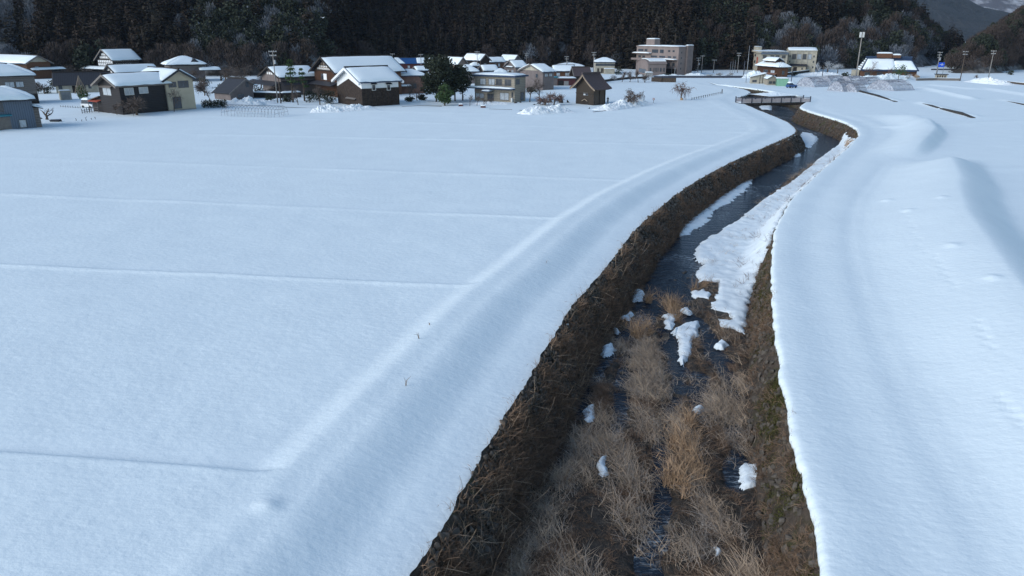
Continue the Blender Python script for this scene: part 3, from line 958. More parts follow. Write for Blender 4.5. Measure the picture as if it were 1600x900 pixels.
# right bank shelf
edge = px_poly([(1172,524),(1150,517),(1125,508),(1120,496),(1141,499),(1130,486),(1111,481),(1119,462),(1120,441),(1096,438),(1086,426),(1100,411),(1086,401),(1091,384),(1106,372),(1150,345),(1200,307),(1243,279),(1290,240),(1318,221)])
ys = np.linspace(121, edge[0][1]+.3, 30)
rgt = [(float(rimR(y)) - (.05 if y > 60 else (.05 + 1.35*float(1-sstep(50, 60, y)))), y) for y in ys]
def shelf_rise(GX, GY):
    rise = sstep(50, 66, GY)
    return rise*2.35*sstep(-2.9, -.1, GX - rimR(GY))**1.1
pillow('snow_bank', edge + rgt, -2.98, .30, .16, 'long snow bank between the stream and the right river wall', extra=shelf_rise, seed=1, soft=.2, warp=1.5)
PATCH = [
 ([(1056,345),(1072,330),(1100,322),(1112,330),(1100,345),(1075,358),(1056,362)], 'ragged snow patch at the left wall foot, nearest of three beside open water'),
 ([(1105,316),(1130,292),(1165,272),(1174,278),(1165,292),(1135,312),(1112,322)], 'elongated snow patch below the left wall, middle of three beside open water'),
 ([(1248,226),(1252,206),(1268,208),(1278,214),(1265,226),(1250,232)], 'snow patch at the inner bend of the stream, farthest below the left wall'),
 ([(1229,239),(1238,230),(1250,233),(1248,240),(1234,243)], 'small snow patch just below the inner bend of the stream'),
 ([(978,443),(985,448),(1000,450),(1007,455),(1000,464),(990,465),(981,458)], 'small white snow patch near the left wall beside the riffle'),
 ([(1008,398),(1016,400),(1022,406),(1017,412),(1009,409)], 'tiny snow patch at the left edge of the dark pool'),
 ([(965,494),(975,489),(984,482),(989,486),(980,494),(970,497)], 'narrow slanting snow patch in reeds left of the riffle'),
 ([(938,546),(942,538),(955,531),(959,537),(953,549),(943,550)], 'small snow patch in the reeds near the left wall'),
 ([(912,652),(915,635),(926,625),(929,638),(925,655),(915,657)], 'upright oval snow patch in the left reeds'),
 ([(931,725),(937,710),(951,707),(948,722),(953,738),(943,742),(933,736)], 'crescent shaped snow patch in the pale reeds left of the centre rivulet'),
 ([(1085,634),(1092,629),(1099,633),(1096,640),(1088,640)], 'tiny round snow patch between golden reeds and the right wall'),
 ([(1160,752),(1158,722),(1166,718),(1180,722),(1192,719),(1201,733),(1196,750),(1180,754),(1165,757)], 'large square snow patch against the foot of the right wall'),
 ([(1112,850),(1117,842),(1126,852),(1124,862),(1116,866)], 'small snow patch low in the nearest reeds'),
 ([(1058,508),(1080,500),(1092,498),(1091,512),(1084,530),(1076,555),(1068,566),(1061,556),(1066,535),(1059,520)], 'long hanging snow patch in mid channel below the riffle'),
 ([(1036,490),(1046,487),(1058,489),(1055,497),(1048,508),(1040,506)], 'hook shaped snow patch beside the long central one'),
 ([(1065,480),(1074,477),(1081,483),(1075,486)], 'tiny snow cap above the long central patch'),
 ([(1080,452),(1100,450),(1112,458),(1108,463),(1085,459)], 'flat snow patch jutting into the channel from the snow bank'),
 ([(1117,534),(1130,527),(1140,534),(1130,539),(1120,538)], 'low triangular snow patch right of the long central one'),
 ([(1052,512),(1058,508),(1058,516),(1053,517)], 'crumb of snow touching the hook shaped patch'),
 ([(957,510),(962,508),(970,513),(965,515)], 'tiny sliver of snow in the reeds by the left wall'),
]
PCEN = []
for i, (pl, lab) in enumerate(PATCH):
    far = min(y for x, y in pl) < 360
    Yd = ground(*pl[0])[1]
    if far: cx_ = sum(p[0] for p in pl)/len(pl); cy_ = sum(p[1] for p in pl)/len(pl); pl = [(cx_ + (p[0]-cx_)*1.02, cy_ + (p[1]-cy_)*1.12) for p in pl]
    w_ = np.array(px_poly(pl, -2.72)); PCEN.append((w_[:,0].min(), w_[:,0].max(), w_[:,1].min(), w_[:,1].max()))
    pillow('snow_patch', px_poly(pl, -2.72), -2.93 if not far else -3.05, .22 if not far else .26, .05 if Yd < 50 else .12, lab, 'snow patches lying on the stream bed', seed=3+i, soft=.09 if Yd < 60 else .22, warp=1.0 if Yd < 60 else 2.2)
# snow lying in the channel around the bridge
pillow('snow_patch', px_poly([(1185,166),(1190,163),(1206,164),(1204,170),(1190,170)], -2.7), -3.0, .3, .3, 'snow patch on the channel bed just below the bridge', 'snow patches lying on the stream bed', seed=41, soft=.3)
pillow('snow_patch', px_poly([(1178,150),(1192,147),(1225,149),(1240,151),(1238,156),(1200,154)], -2.2), -2.9, .5, .4, 'broad snow patch on the channel bed just beyond the bridge', 'snow patches lying on the stream bed', seed=42, soft=.4)

# candidates over the bed
n = 26000
Yc = rng.uniform(17, 62, n)
XLt, _ = wall_pt(-1, Yc, .93); XRt, _ = wall_pt(1, Yc, .93)
t = rng.random(n); Xc = XLt + (XRt-XLt)*t
w = water_d(Xc, Yc) + .5*fbm(Xc*1.1, Yc*.8, 61, 3)
dens = sstep(-.30, .25, w)*(.34 + 1.7*fbm(Xc*.85+3, Yc*.20, 71, 3))
dens *= np.where(Yc > 46, .0, 1.0)
k = rng.random(n) < np.clip(dens, 0, 1)*.50
for x0_, x1_, y0_, y1_ in PCEN:
    k &= ~((Xc > x0_-.25) & (Xc < x1_+.25) & (Yc > y0_-.95) & (Yc < y1_+.15))
Xc, Yc = Xc[k], Yc[k]; Zc = bed_z(Xc, Yc)
n = len(Xc)
idx = rng.integers(0, 5, n)
dk = fbm(Xc*.8, Yc*.6, 73, 2) < -.28
idx = np.where(dk, 7 + rng.integers(0,3,n), idx)
rot = np.stack([rng.normal(0,.12,n), rng.normal(0,.12,n), rng.normal(.12,.38,n)], -1)
s = rng.uniform(.55, 1.15, n); S = np.stack([s, s, s*rng.uniform(.32,.68,n)], -1)
scatter('dry_reeds', REED, np.stack([Xc, Yc, Zc], -1), rot, S, idx, 'matted dry reeds covering the near stream bed')
n = 9000
Yc = rng.uniform(17, 48, n); XLt, _ = wall_pt(-1, Yc, .95); XRt, _ = wall_pt(1, Yc, .95); Xc = XLt + (XRt-XLt)*rng.random(n)
w = water_d(Xc, Yc); k = (w > -.15) & (rng.random(n) < .28)
Xc, Yc = Xc[k], Yc[k]; n = len(Xc); s = rng.uniform(.4, .9, n)
scatter('fallen_stems', REED, np.stack([Xc, Yc, bed_z(Xc, Yc)-.02], -1), np.stack([rng.normal(0,.4,n), rng.normal(0,.4,n), rng.uniform(0,6.28,n)], -1), np.stack([s,s,s*.35], -1), 7+rng.integers(0,3,n), 'flattened dark dead stems littering the muddy stream bed')
# golden tufts that stand upright
gold = [(1072,680,8),(1060,740,6),(1080,650,5),(1052,470,5),(1010,500,5),(1080,720,8),(1000,505,4),(1260,830,3)]
GP, GS = [], []
for gx, gy, m in gold:
    x0, y0 = ground(gx, gy+22, -2.9)
    for q in range(m):
        GP.append((x0 + rng.normal(0,.34), y0 + rng.normal(0,.65), -2.95)); s = rng.uniform(.7,1.25); GS.append((s,s,s))
GP = np.array(GP)
scatter('golden_reeds', REED, GP, np.stack([rng.normal(0,.1,len(GP)), rng.normal(0,.1,len(GP)), rng.normal(0,.6,len(GP))], -1), GS, rng.integers(5,7,len(GP)), 'upright golden reed tufts among the matted reeds')
# brown fringe along the stream margins further up
n = 15000
Yc = rng.uniform(40, 125, n)
XLt, _ = wall_pt(-1, Yc, .9); XRt, _ = wall_pt(1, Yc, .9)
Xc = XLt + (XRt-XLt)*rng.random(n)
w = water_d(Xc, Yc)
k = (w > .1) & (w < 2.2) & (rng.random(n) < .22*(.6+fbm(Xc*.6, Yc*.4, 77, 3)))
Xc, Yc = Xc[k], Yc[k]; n = len(Xc)
rot = np.stack([rng.normal(0,.12,n), rng.normal(0,.12,n), rng.uniform(0,6.28,n)], -1)
s = rng.uniform(.45, .85, n); S = np.stack([s, s, s*.7], -1)
scatter('bank_grass', REED, np.stack([Xc, Yc, bed_z(Xc, Yc)], -1), rot, S, np.where(rng.random(n)<.5, rng.integers(0,5,n), 7+rng.integers(0,3,n)), 'low brown grass fringing the stream margins')
# weeds hanging on the walls
def wall_scatter(name, side, n, sources, label, y0, y1, smin, smax, den, srange=(.02,1), lean=1.0, inset=.0):
    Yc = y0 + (y1-y0)*rng.random(n)**1.5
    s = rng.uniform(*srange, n)
    x, z = wall_pt(side, Yc, s)
    k = rng.random(n) < den(Yc, s)
    Yc, s, x, z = Yc[k], s[k], x[k], z[k]; m = len(Yc)
    rot = np.stack([rng.normal(0,.3,m), -side*lean*(.9+rng.normal(0,.25,m)), rng.normal(0,.5,m)], -1)
    sc = rng.uniform(smin, smax, m)
    scatter(name, sources, np.stack([x - side*inset, Yc, z], -1), rot, np.stack([sc,sc,sc], -1), rng.integers(0, len(sources), m), label)
WEED = [reed_clump(560+i, 18, .85, .45, .0, .030, M['straw_dark'], 1.1) for i in range(3)] + [reed_clump(570, 12, .9, .4, .0, .026, M['straw_dark'], 1.2)]
wall_scatter('wall_weeds', -1, 9000, WEED, 'dead brown weeds hanging over the left river wall', 16, 120, .5, 1.15,
             lambda Y, s: np.clip(.26 + .7*fbm(Y*.5, s*2.4, 81, 3) + .55*(s-.2), 0, .9))
wall_scatter('wall_weeds', 1, 5200, WEED, 'dead brown weeds on the right river wall', 16, 190, .4, .9,
             lambda Y, s: np.clip(.30 + .8*fbm(Y*.5, s*2.4, 83, 3) + .3*(s-.3), 0, .9))
MOSS = [leafy_crown(590+i, 90, [((0,0,0),(.5,.5,.14))], .075, M['moss']) for i in range(3)]
wall_scatter('wall_moss', 1, 6500, MOSS, 'olive green moss cushions on the right river wall', 16, 130, .35, .8,
             lambda Y, s: np.clip(.24 + 1.2*fbm(Y*.45, s*2, 85, 3) - .35*(s-.2), 0, .8), (.01,.8), inset=-.02)
wall_scatter('wall_moss', -1, 1500, MOSS, 'small moss cushions low on the left river wall', 16, 90, .25, .6,
             lambda Y, s: np.clip(-.25 + 1.2*fbm(Y*.6, s*2, 87, 3), 0, .9), (.02,.9), inset=-.02)
# tall weed stalks standing out of the walls and the bank
STALK = [reed_clump(600+i, 5, 1.3, .15, .0, .028, M['straw'], .25) for i in range(3)]
wall_scatter('wall_stalks', -1, 420, STALK, 'pale dead stalks sticking out of the left river wall', 16, 60, .7, 1.2, lambda Y, s: .7 + 0*Y, (.1,1), lean=.7)


# ================================================================== THE VILLAGE: materials
M['glass'] = pm('window_glass', (.045,.055,.07), .15, .3, .8, bump=0, spec=.6)
M['curtain'] = pm('curtained_glass', (.38,.42,.46), .3, .3, 1.5, (4,4,1), bump=0, spec=.5)
M['frame'] = pm('window_frame', (.10,.10,.10), .5, .2, 2, bump=0)
M['frame_white'] = pm('pale_frame', (.62,.62,.60), .6, .1, 2, bump=0)
M['roof_dark'] = boards('dark_sheet_roof', (.042,.044,.052), 'X', .45, .25, .55)
M['roof_blue'] = boards('blue_sheet_roof', (.02,.09,.26), 'X', .45, .2, .5)
M['roof_navy'] = boards('navy_sheet_roof', (.03,.055,.11), 'X', .45, .2, .5)
M['roof_brown'] = boards('brown_sheet_roof', (.085,.065,.066), 'X', .4, .2, .55)
M['grey_blue'] = boards('grey_blue_siding', (.115,.145,.19), 'X', .35, .10)
M['grey_beige'] = boards('grey_beige_siding', (.16,.145,.135), 'Z', .45, .12)
M['beige'] = boards('beige_siding', (.31,.275,.225), 'Z', .4, .10)
M['cream'] = pm('cream_wall', (.45,.39,.29), .85, .08, .6, bump=.2)
M['cream_old'] = pm('weathered_cream_wall', (.37,.34,.275), .85, .22, .8, bump=.3)
M['tan'] = pm('tan_wall', (.24,.19,.16), .85, .15, .8, bump=.3)
M['mauve'] = pm('mauve_grey_wall', (.155,.13,.125), .85, .15, .9, bump=.3)
M['hotel'] = pm('pinkish_grey_render', (.205,.168,.158), .85, .12, .4, bump=.2)
M['plaster'] = pm('white_plaster', (.74,.75,.76), .8, .06, 1.0, bump=.15)
M['wood'] = boards('brown_wall_boards', (.13,.066,.040), 'X', .3, .35)
M['wood_dark'] = boards('dark_wall_boards', (.034,.028,.025), 'X', .3, .35)
M['kura_boards'] = boards('weathered_kura_boards', (.044,.032,.026), 'Z', .28, .55)
M['shrine_wood'] = boards('grey_weathered_boards', (.092,.074,.060), 'X', .25, .3)
M['dark_siding'] = boards('charcoal_brown_siding', (.036,.034,.036), 'Z', .35, .15)
M['red_brown'] = boards('red_brown_siding', (.10,.035,.035), 'X', .4, .2)
M['rust_wall'] = pm('reddish_mud_wall', (.18,.10,.075), .9, .25, .8, bump=.4)
M['timber'] = pm('black_timber', (.03,.025,.022), .8, .3, 2, bump=.2)
M['trim'] = pm('taupe_trim', (.16,.145,.135), .7, .15, 2, bump=0)
M['green_wall'] = boards('pale_green_siding', (.22,.42,.30), 'X', .4, .1)
M['teal'] = pm('teal_sheet', (.03,.20,.26), .5, .2, 1, bump=0)
M['concrete'] = pm('concrete', (.27,.26,.25), .85, .2, 1.5, bump=.3)
M['concrete_dark'] = pm('damp_dark_concrete', (.035,.03,.027), .85, .4, 1.5, bump=.3)
M['steel'] = pm('galvanised_steel', (.30,.32,.35), .5, .2, 2, bump=0, metal=.4)
M['rail'] = pm('dark_painted_rail', (.05,.055,.075), .5, .2, 2, bump=0)
M['net'] = pm('grey_netting', (.26,.27,.32), .8, .35, 2, bump=.4, col2=(.46,.48,.53))
M['thatch'] = pm('thatch_band', (.30,.27,.22), .95, .3, 3, (.3,.3,6), bump=.6)
M['red'] = pm('faded_red', (.36,.08,.05), .6, .2, 1, bump=0)
M['sign_blue'] = pm('sign_blue', (.01,.09,.62), .4, .08, 1, bump=0)
M['sign_white'] = pm('sign_white', (.75,.77,.8), .4, .05, 1, bump=0)
M['pole'] = pm('concrete_pole', (.23,.215,.20), .8, .2, 2, bump=.1)
M['cloth_dark'] = pm('dark_winter_clothes', (.025,.025,.032), .85, .3, 3, bump=.2)
M['skin'] = pm('skin', (.45,.28,.2), .6, .05, 3, bump=0)
M['car_blue'] = pm('blue_car_paint', (.03,.08,.22), .3, .1, 1, bump=0, spec=.6)
M['car_white'] = pm('white_car_paint', (.6,.62,.64), .35, .06, 1, bump=0, spec=.6)
M['tyre'] = pm('tyre_rubber', (.02,.02,.02), .85, .2, 3, bump=0)
M['straw_hat'] = pm('straw_cone', (.25,.20,.15), .9, .3, 3, (1,1,.2), bump=.5)

# ------------------------------------------------------------------ house builder
PPM_SP = CAM_H*SP
def solve_len(C, u, px):
    k = px - 800.0
    return (k*(C[1]*CP + PPM_SP) - C[0]*FPX) / (u[0]*FPX - k*u[1]*CP)
def snow_pillow(mb, quad, t, seed=0, nu=12, nv=7, mi=0):
    """a rounded layer of snow on a roof plane; quad = eave left, eave right, ridge right, ridge left"""
    q = [Vector(p) for p in quad]
    nrm = (q[1]-q[0]).cross(q[3]-q[0])
    if nrm.length < 1e-6: nrm = (q[2]-q[1]).cross(q[0]-q[1])
    nrm.normalize()
    if nrm.z < 0: nrm = -nrm
    U = np.linspace(0, 1, nu+1); Vv = np.linspace(0, 1, nv+1)
    us = .5 - .5*np.cos(U*math.pi); vs = .5 - .5*np.cos(Vv*math.pi)
    b = len(mb.v)
    rr_ = random.Random(seed)
    jag = [rr_.uniform(-.03,.05) for _ in us]
    for j, v in enumerate(vs):
        for i, u in enumerate(us):
            vv = v + (jag[i]*(1-v) if j < 2 else 0)*.6
            a = q[0].lerp(q[1], u); c = q[3].lerp(q[2], u); p = a.lerp(c, vv)
            h = t*((1-abs(2*u-1)**6)**.5)*((1-abs(2*v-1)**6)**.5)
            h *= 1 + .22*math.sin(i*1.7+seed)*math.sin(j*1.3+seed*.7)*.5
            mb.v.append(tuple(p + nrm*(h + .015)))
    for j in range(nv):
        for i in range(nu):
            mb.f.append((b+j*(nu+1)+i, b+j*(nu+1)+i+1, b+(j+1)*(nu+1)+i+1, b+(j+1)*(nu+1)+i)); mb.m.append(mi)
HSEED = [0]
class House:
    def __init__(s, name, label, cat, xc, yb, xr, a, xl=None, depth=None, hw=None, group=None, z0=0.0):
        s.C = ground(xc, yb); s.k = scale_at(yb)
        be = math.atan2(s.C[0], s.C[1]); a = R(a)
        e1 = (math.cos(be), -math.sin(be)); e2 = (math.sin(be), math.cos(be))
        u = (math.cos(a)*e1[0]+math.sin(a)*e2[0], math.cos(a)*e1[1]+math.sin(a)*e2[1])
        v = (-u[1], u[0])
        s.L = solve_len(s.C, u, xr)
        s.D = depth if depth else solve_len(s.C, v, xl)
        s.h = hw/s.k
        s.root = empty(name, (s.C[0], s.C[1], z0), math.atan2(u[1], u[0]))
        tag(s.root, label, cat, group)
        HSEED[0] += 1; s.seed = HSEED[0]
    def wall(s, mat, rise=None, roof='gable_x', rp=.5, h2=None, sink=.3):
        """rise in px; the body below the roof, gables included"""
        mb = MB(); L, D, h = s.L, s.D, s.h
        s.roof, s.rp = roof, rp; s.rise = (rise or 0)/s.k; s.h2 = (h2/s.k) if h2 else h
        if roof == 'gable_x': mb.prism([(0,-sink),(D,-sink),(D,s.h2),(D*rp,h+s.rise),(0,h)], 'x', 0, L)
        elif roof == 'gable_y': mb.prism([(0,-sink),(L,-sink),(L,s.h2),(L*rp,h+s.rise),(0,h)], 'y', 0, D)
        elif roof == 'shed_x': mb.prism([(0,-sink),(L,-sink),(L,h+s.rise),(0,h)], 'y', 0, D)
        else: mb.box(0, L, 0, D, -sink, h)
        mb.build('wall', M[mat], s.root); return s
    def planes(s, ov, ovg):
        L, D, h, H = s.L, s.D, s.h, s.h + s.rise
        if s.roof == 'gable_x':
            yr = D*s.rp; k1 = (H-h)/yr; k2 = (H-s.h2)/(D-yr)
            return [[(-ovg,-ov,h-ov*k1),(L+ovg,-ov,h-ov*k1),(L+ovg,yr,H),(-ovg,yr,H)],
                    [(L+ovg,D+ov,s.h2-ov*k2),(-ovg,D+ov,s.h2-ov*k2),(-ovg,yr,H),(L+ovg,yr,H)]]
        if s.roof == 'gable_y':
            xr = L*s.rp; k1 = (H-h)/xr; k2 = (H-s.h2)/(L-xr)
            return [[(-ov,D+ovg,h-ov*k1),(-ov,-ovg,h-ov*k1),(xr,-ovg,H),(xr,D+ovg,H)],
                    [(L+ov,-ovg,s.h2-ov*k2),(L+ov,D+ovg,s.h2-ov*k2),(xr,D+ovg,H),(xr,-ovg,H)]]
        if s.roof == 'hip':
            if L >= D:
                m = D*.5; A, B = (m, D/2, H), (L-m, D/2, H)
            else:
                m = L*.5; A, B = (L/2, m, H), (L/2, D-m, H)
            e = [(-ov,-ov,h),(L+ov,-ov,h),(L+ov,D+ov,h),(-ov,D+ov,h)]
            if L >= D: return [[e[0],e[1],B,A],[e[1],e[2],B,B],[e[2],e[3],A,B],[e[3],e[0],A,A]]
            return [[e[0],e[1],A,A],[e[1],e[2],B,A],[e[2],e[3],B,B],[e[3],e[0],A,B]]
        if s.roof == 'flat': return [[(-ov,-ov,h),(L+ov,-ov,h),(L+ov,D+ov,h+.02),(-ov,D+ov,h+.02)]]
        if s.roof == 'shed_x': 
            k = s.rise/L
            return [[(-ov,-ov,h-ov*k),(L+ov,-ov,h+s.rise+ov*k),(L+ov,D+ov,h+s.rise+ov*k),(-ov,D+ov,h-ov*k)]]
    def cover(s, mat='roof_dark', ov=.6, ovg=.5, t=.16, snow=.42, trim=None, skip=(), inset=.10, cut=(0,1), ridge=True):
        pl = s.planes(ov, ovg)
        mb = MB()
        for q in pl:
            qq = [tuple(Vector(p) + Vector((0,0,.06))) for p in q]
            if (Vector(qq[2])-Vector(qq[3])).length < 1e-4: qq = qq[:3]
            mb.slab(qq, t)
        s.roof_o = mb.build('roof', M[mat], s.root)
        H = s.h + s.rise
        if ridge and s.roof in ('gable_x','gable_y'):
            rb = MB()
            if s.roof == 'gable_x': rb.box(-ovg-.05, s.L+ovg+.05, s.D*s.rp-.16, s.D*s.rp+.16, H+.0, H+.30)
            else: rb.box(s.L*s.rp-.16, s.L*s.rp+.16, -ovg-.05, s.D+ovg+.05, H+.0, H+.30)
            rb.build('ridge_cap', M['timber'], s.roof_o)
        if trim and s.roof in ('gable_x','gable_y'):
            for q in pl:
                for a, b in ((q[0], q[3]), (q[1], q[2])):
                    tb = MB(); a = Vector(a) - Vector((0,0,.12)); b = Vector(b) - Vector((0,0,.12))
                    tb.bar(a, b, .12, .38); tb.build('bargeboard', M[trim], s.root)
        if snow:
            sb = MB()
            for i, q in enumerate(pl):
                if i in skip: continue
                q = [Vector(p) for p in q]; c = sum(q, Vector())/4
                if s.roof == 'flat': top = .02
                elif s.roof == 'hip': top = 0
                else: top = .05
                up = Vector((0,0,.09))
                e0, e1 = cut
                A = q[0].lerp(q[1], e0+.008); B = q[0].lerp(q[1], e1-.008)
                Cc = q[3].lerp(q[2], e1-.008); Dd = q[3].lerp(q[2], e0+.008)
                r0 = A.lerp(Dd, .02); r1 = B.lerp(Cc, .02); r2 = B.lerp(Cc, 1-top-inset*.0); r3 = A.lerp(Dd, 1-top)
                snow_pillow(sb, [r0+up, r1+up, r2+up, r3+up], snow, s.seed+i)
            sb.build('roof_snow', M['roof_snow'], s.roof_o, smooth=True)
        return s
    def _map(s, face):
        L, D = s.L, s.D
        if face == 'F': return lambda u, z, o: (u*L, -o, z), L
        if face == 'S': return lambda u, z, o: (-o, D*(1-u), z), D
    def window(s, face, u0, u1, p0, p1, glass='glass', frame='frame', name='window', mull=1, out=.06, hood=None):
        """u in fractions of the face from its left end; p in px above the base"""
        f, W = s._map(face); z0, z1 = p0/s.k, p1/s.k
        def bx_(mb, ua, ub, za, zb, o0, o1, mi=0):
            P = [f(ua,za,o0), f(ub,za,o0), f(ub,zb,o0), f(ua,zb,o0), f(ua,za,o1), f(ub,za,o1), f(ub,zb,o1), f(ua,zb,o1)]
            mb.add(P, [(0,1,2,3),(7,6,5,4),(0,4,5,1),(1,5,6,2),(2,6,7,3),(3,7,4,0)], mi)
        fr = MB(); w = .09/W
        w = min(w, (u1-u0)*.16); wz = min(.09, (z1-z0)*.12)
        bx_(fr, u0, u1, z0, z0+wz, -.02, out); bx_(fr, u0, u1, z1-wz, z1, -.02, out)
        bx_(fr, u0, u0+w, z0+wz, z1-wz, -.02, out); bx_(fr, u1-w, u1, z0+wz, z1-wz, -.02, out)
        for i in range(mull):
            um = u0 + (u1-u0)*(i+1)/(mull+1)
            bx_(fr, um-w*.35, um+w*.35, z0+wz, z1-wz, -.02, out*.9)
        o = fr.build(name, M[frame], s.root)
        pb = MB(); bx_(pb, u0+w, u1-w, z0+wz, z1-wz, -.02, .025)
        pb.build('pane', M[glass], o)
        if hood:
            hb = MB(); hd = .6
            hb.slab([f(u0-.25*(u1-u0), z1+.10, hd), f(u1+.25*(u1-u0), z1+.10, hd), f(u1+.2*(u1-u0), z1+.42, .0), f(u0-.2*(u1-u0), z1+.42, .0)], .07)
            hb.build('hood', M[hood], o)
        return o
    def panel(s, face, u0, u1, p0, p1, mat, name, out=.05):
        f, W = s._map(face); z0, z1 = p0/s.k, p1/s.k
        mb = MB(); P = [f(u0,z0,-.02), f(u1,z0,-.02), f(u1,z1,-.02), f(u0,z1,-.02), f(u0,z0,out), f(u1,z0,out), f(u1,z1,out), f(u0,z1,out)]
        mb.add(P, [(0,1,2,3),(7,6,5,4),(0,4,5,1),(1,5,6,2),(2,6,7,3),(3,7,4,0)])
        return mb.build(name, M[mat], s.root)
    def canopy(s, face, u0, u1, pz, depth, mat='roof_dark', snow=.25, drop=.35, name='lower_roof'):
        f, W = s._map(face); z = pz/s.k
        q = [f(u0, z-drop, depth), f(u1, z-drop, depth), f(u1, z, 0), f(u0, z, 0)]
        mb = MB(); mb.slab(q, .14); o = mb.build(name, M[mat], s.root)
        if snow:
            q = [Vector(p)+Vector((0,0,.03)) for p in q]; sb = MB(); snow_pillow(sb, q, snow, s.seed+9, 10, 4)
            sb.build('roof_snow', M['roof_snow'], o, smooth=True)
        return o
    def block(s, x0, x1, y0, y1, z0, z1, mat, name, parent=None, snow=0):
        """box in metres (local), optionally with snow on top"""
        mb = MB(); mb.box(x0, x1, y0, y1, z0, z1); o = mb.build(name, M[mat], parent or s.root)
        if snow:
            sb = MB(); snow_pillow(sb, [(x0-.1,y0-.1,z1),(x1+.1,y0-.1,z1),(x1+.1,y1+.1,z1),(x0-.1,y1+.1,z1)], snow, s.seed+3, 10, 6)
            sb.build('roof_snow', M['roof_snow'], o if not parent else s.root, smooth=True)
        return o
    def prism_part(s, poly, axis, a0, a1, mat, name):
        mb = MB(); mb.prism(poly, axis, a0, a1); return mb.build(name, M[mat], s.root)

def win_px(h, face, x0, x1, y0, y1, yb, **k):
    """window given by its picture rectangle; yb = base row of that face there"""
    if face == 'F': xa, xb = h._xc, h._xr
    else: xa, xb = h._xl, h._xc
    h.window(face, (x0-xa)/(xb-xa), (x1-xa)/(xb-xa), yb-y1, yb-y0, **k)
def mk(name, label, cat, xc, yb, xr, a, xl=None, depth=None, hw=20, group=None):
    h = House(name, label, cat, xc, yb, xr, a, xl, depth, hw, group)
    h._xc, h._xr, h._xl = xc, xr, (xl if xl is not None else xc-30)
    return h

# ------------------------------------------------------------------ 1 left edge
h = mk('shed', 'grey blue sided shed with thick snow roof at the left field edge', 'shed', -34, 207, 58, 9, depth=7.5, hw=45)
h.wall('grey_blue', 17, 'hip').cover('roof_dark', .7, t=.2, snow=.75)
win_px(h, 'F', -6, 12, 162, 176, 205, mull=3)
h.panel('F', .34, .57, 0, 20, 'trim', 'door', .05)
h.canopy('F', .30, .60, 25, .8, 'teal', 0, .15, 'awning')
win_px(h, 'F', 31, 43, 185, 198, 200, glass='curtain', mull=0)
h.block(h.L, h.L+.9, .3, 5, -.3, 3.4, 'grey_beige', 'side_annex')
q = MB(); q.slab([(h.L-.1,-.3,3.75),(h.L+1.5,-.3,3.3),(h.L+1.5,5.3,3.3),(h.L-.1,5.3,3.75)], .12)
o = q.build('annex_roof', M['roof_dark'], h.root); sb = MB(); snow_pillow(sb, [(h.L-.1,-.3,3.8),(h.L+1.5,-.3,3.35),(h.L+1.5,5.3,3.35),(h.L-.1,5.3,3.8)], .3, 4); sb.build('roof_snow', M['roof_snow'], o, smooth=True)
h = mk('house', 'grey beige two storey house with snowy hipped roof behind the grey blue shed', 'house', -60, 168, 62, 4, depth=9, hw=44)
h.wall('grey_beige', 17, 'hip').cover('roof_dark', .6, snow=.6)
win_px(h, 'F', 13, 28, 130, 139, 166, glass='curtain'); win_px(h, 'F', 30, 43, 130, 139, 166, glass='curtain')
h.panel('F', .84, 1.0, 0, 16, 'wood_dark', 'open_ground_floor', .06)
win_px(h, 'F', 52, 56, 150, 157, 166, glass='curtain', mull=0)
h.panel('F', 0, 1.0, 17, 20, 'trim', 'floor_band', .12)
h = mk('house', 'brown boarded house with long snowy roof and gable, farthest left behind the others', 'house', 46, 124, 83, 24, xl=-50, hw=25)
h.wall('wood', 10, 'gable_y').cover('roof_navy', .8, 1.0, snow=.5, trim='trim')
h.prism_part([(h.L*.12,h.h+.15),(h.L*.88,h.h+.15),(h.L*.5,h.h+h.rise*.92)], 'y', -.08, 0, 'cream_old', 'gable_panel')
win_px(h, 'F', 58, 64, 104, 111, 123, glass='curtain', mull=0)
h.canopy('F', .1, 1.55, 16, 1.8, 'roof_dark', .45, .5)
h = mk('community_hall', 'long low cream building with bare dark roof in the left yard', 'house', 89, 146, 172, -6, depth=8, hw=15)
h.wall('cream_old', 15, 'gable_x').cover('roof_dark', .8, .6, snow=0, trim='trim')
for a, b in ((93,99),(122,127),(130,135),(139,144)): win_px(h, 'F', a, b, 134, 141, 147)
h.panel('F', .30, .36, 0, 11, 'wood_dark', 'door', .06)
h = mk('storage_box', 'pale metal storage box standing in the snow before the dark roofed building', 'shed', 96, 157, 113, 8, depth=2.2, hw=14)
h.wall('cream_old', 0, 'flat').cover('concrete', .05, t=.06, snow=.10); h.panel('F', .1, .9, 1, 12, 'concrete', 'door', .03)
# ------------------------------------------------------------------ half timbered house
h = mk('timber_house', 'tall half timbered house with white panels and snowy roof below the cedars', 'house', 181, 121, 221, 30, xl=156, hw=27)
h.wall('timber', 15, 'gable_x').cover('roof_dark', .8, .9, snow=.42, trim='trim', skip=(1,))
for r_ in range(2):
    for c in range(8):
        u0 = .06 + c*.115; h.panel('S', u0, u0+.085, 17.2+r_*4.6, 20.8+r_*4.6, 'plaster', 'wall_panel', .04)
for r_, (a, b) in enumerate(((.22,.78),(.34,.66))):
    n_ = 6 - 2*r_
    for c in range(n_):
        u0 = a + (b-a)*c/n_; h.panel('S', u0, u0+(b-a)/n_*.72, 28+r_*4.4, 31.2+r_*4.4, 'plaster', 'wall_panel', .04)
for c in range(7): h.panel('F', .08+c*.09, .14+c*.09, 16, 20.5, 'plaster' if c not in (2,) else 'curtain', 'wall_panel', .04)
for c in range(14): h.panel('F', .02+c*.07, .065+c*.07, 24, 26, 'plaster', 'wall_panel', .04)
h.canopy('S', -.75, 1.0, 15, 2.6, 'roof_dark', .4, .7)
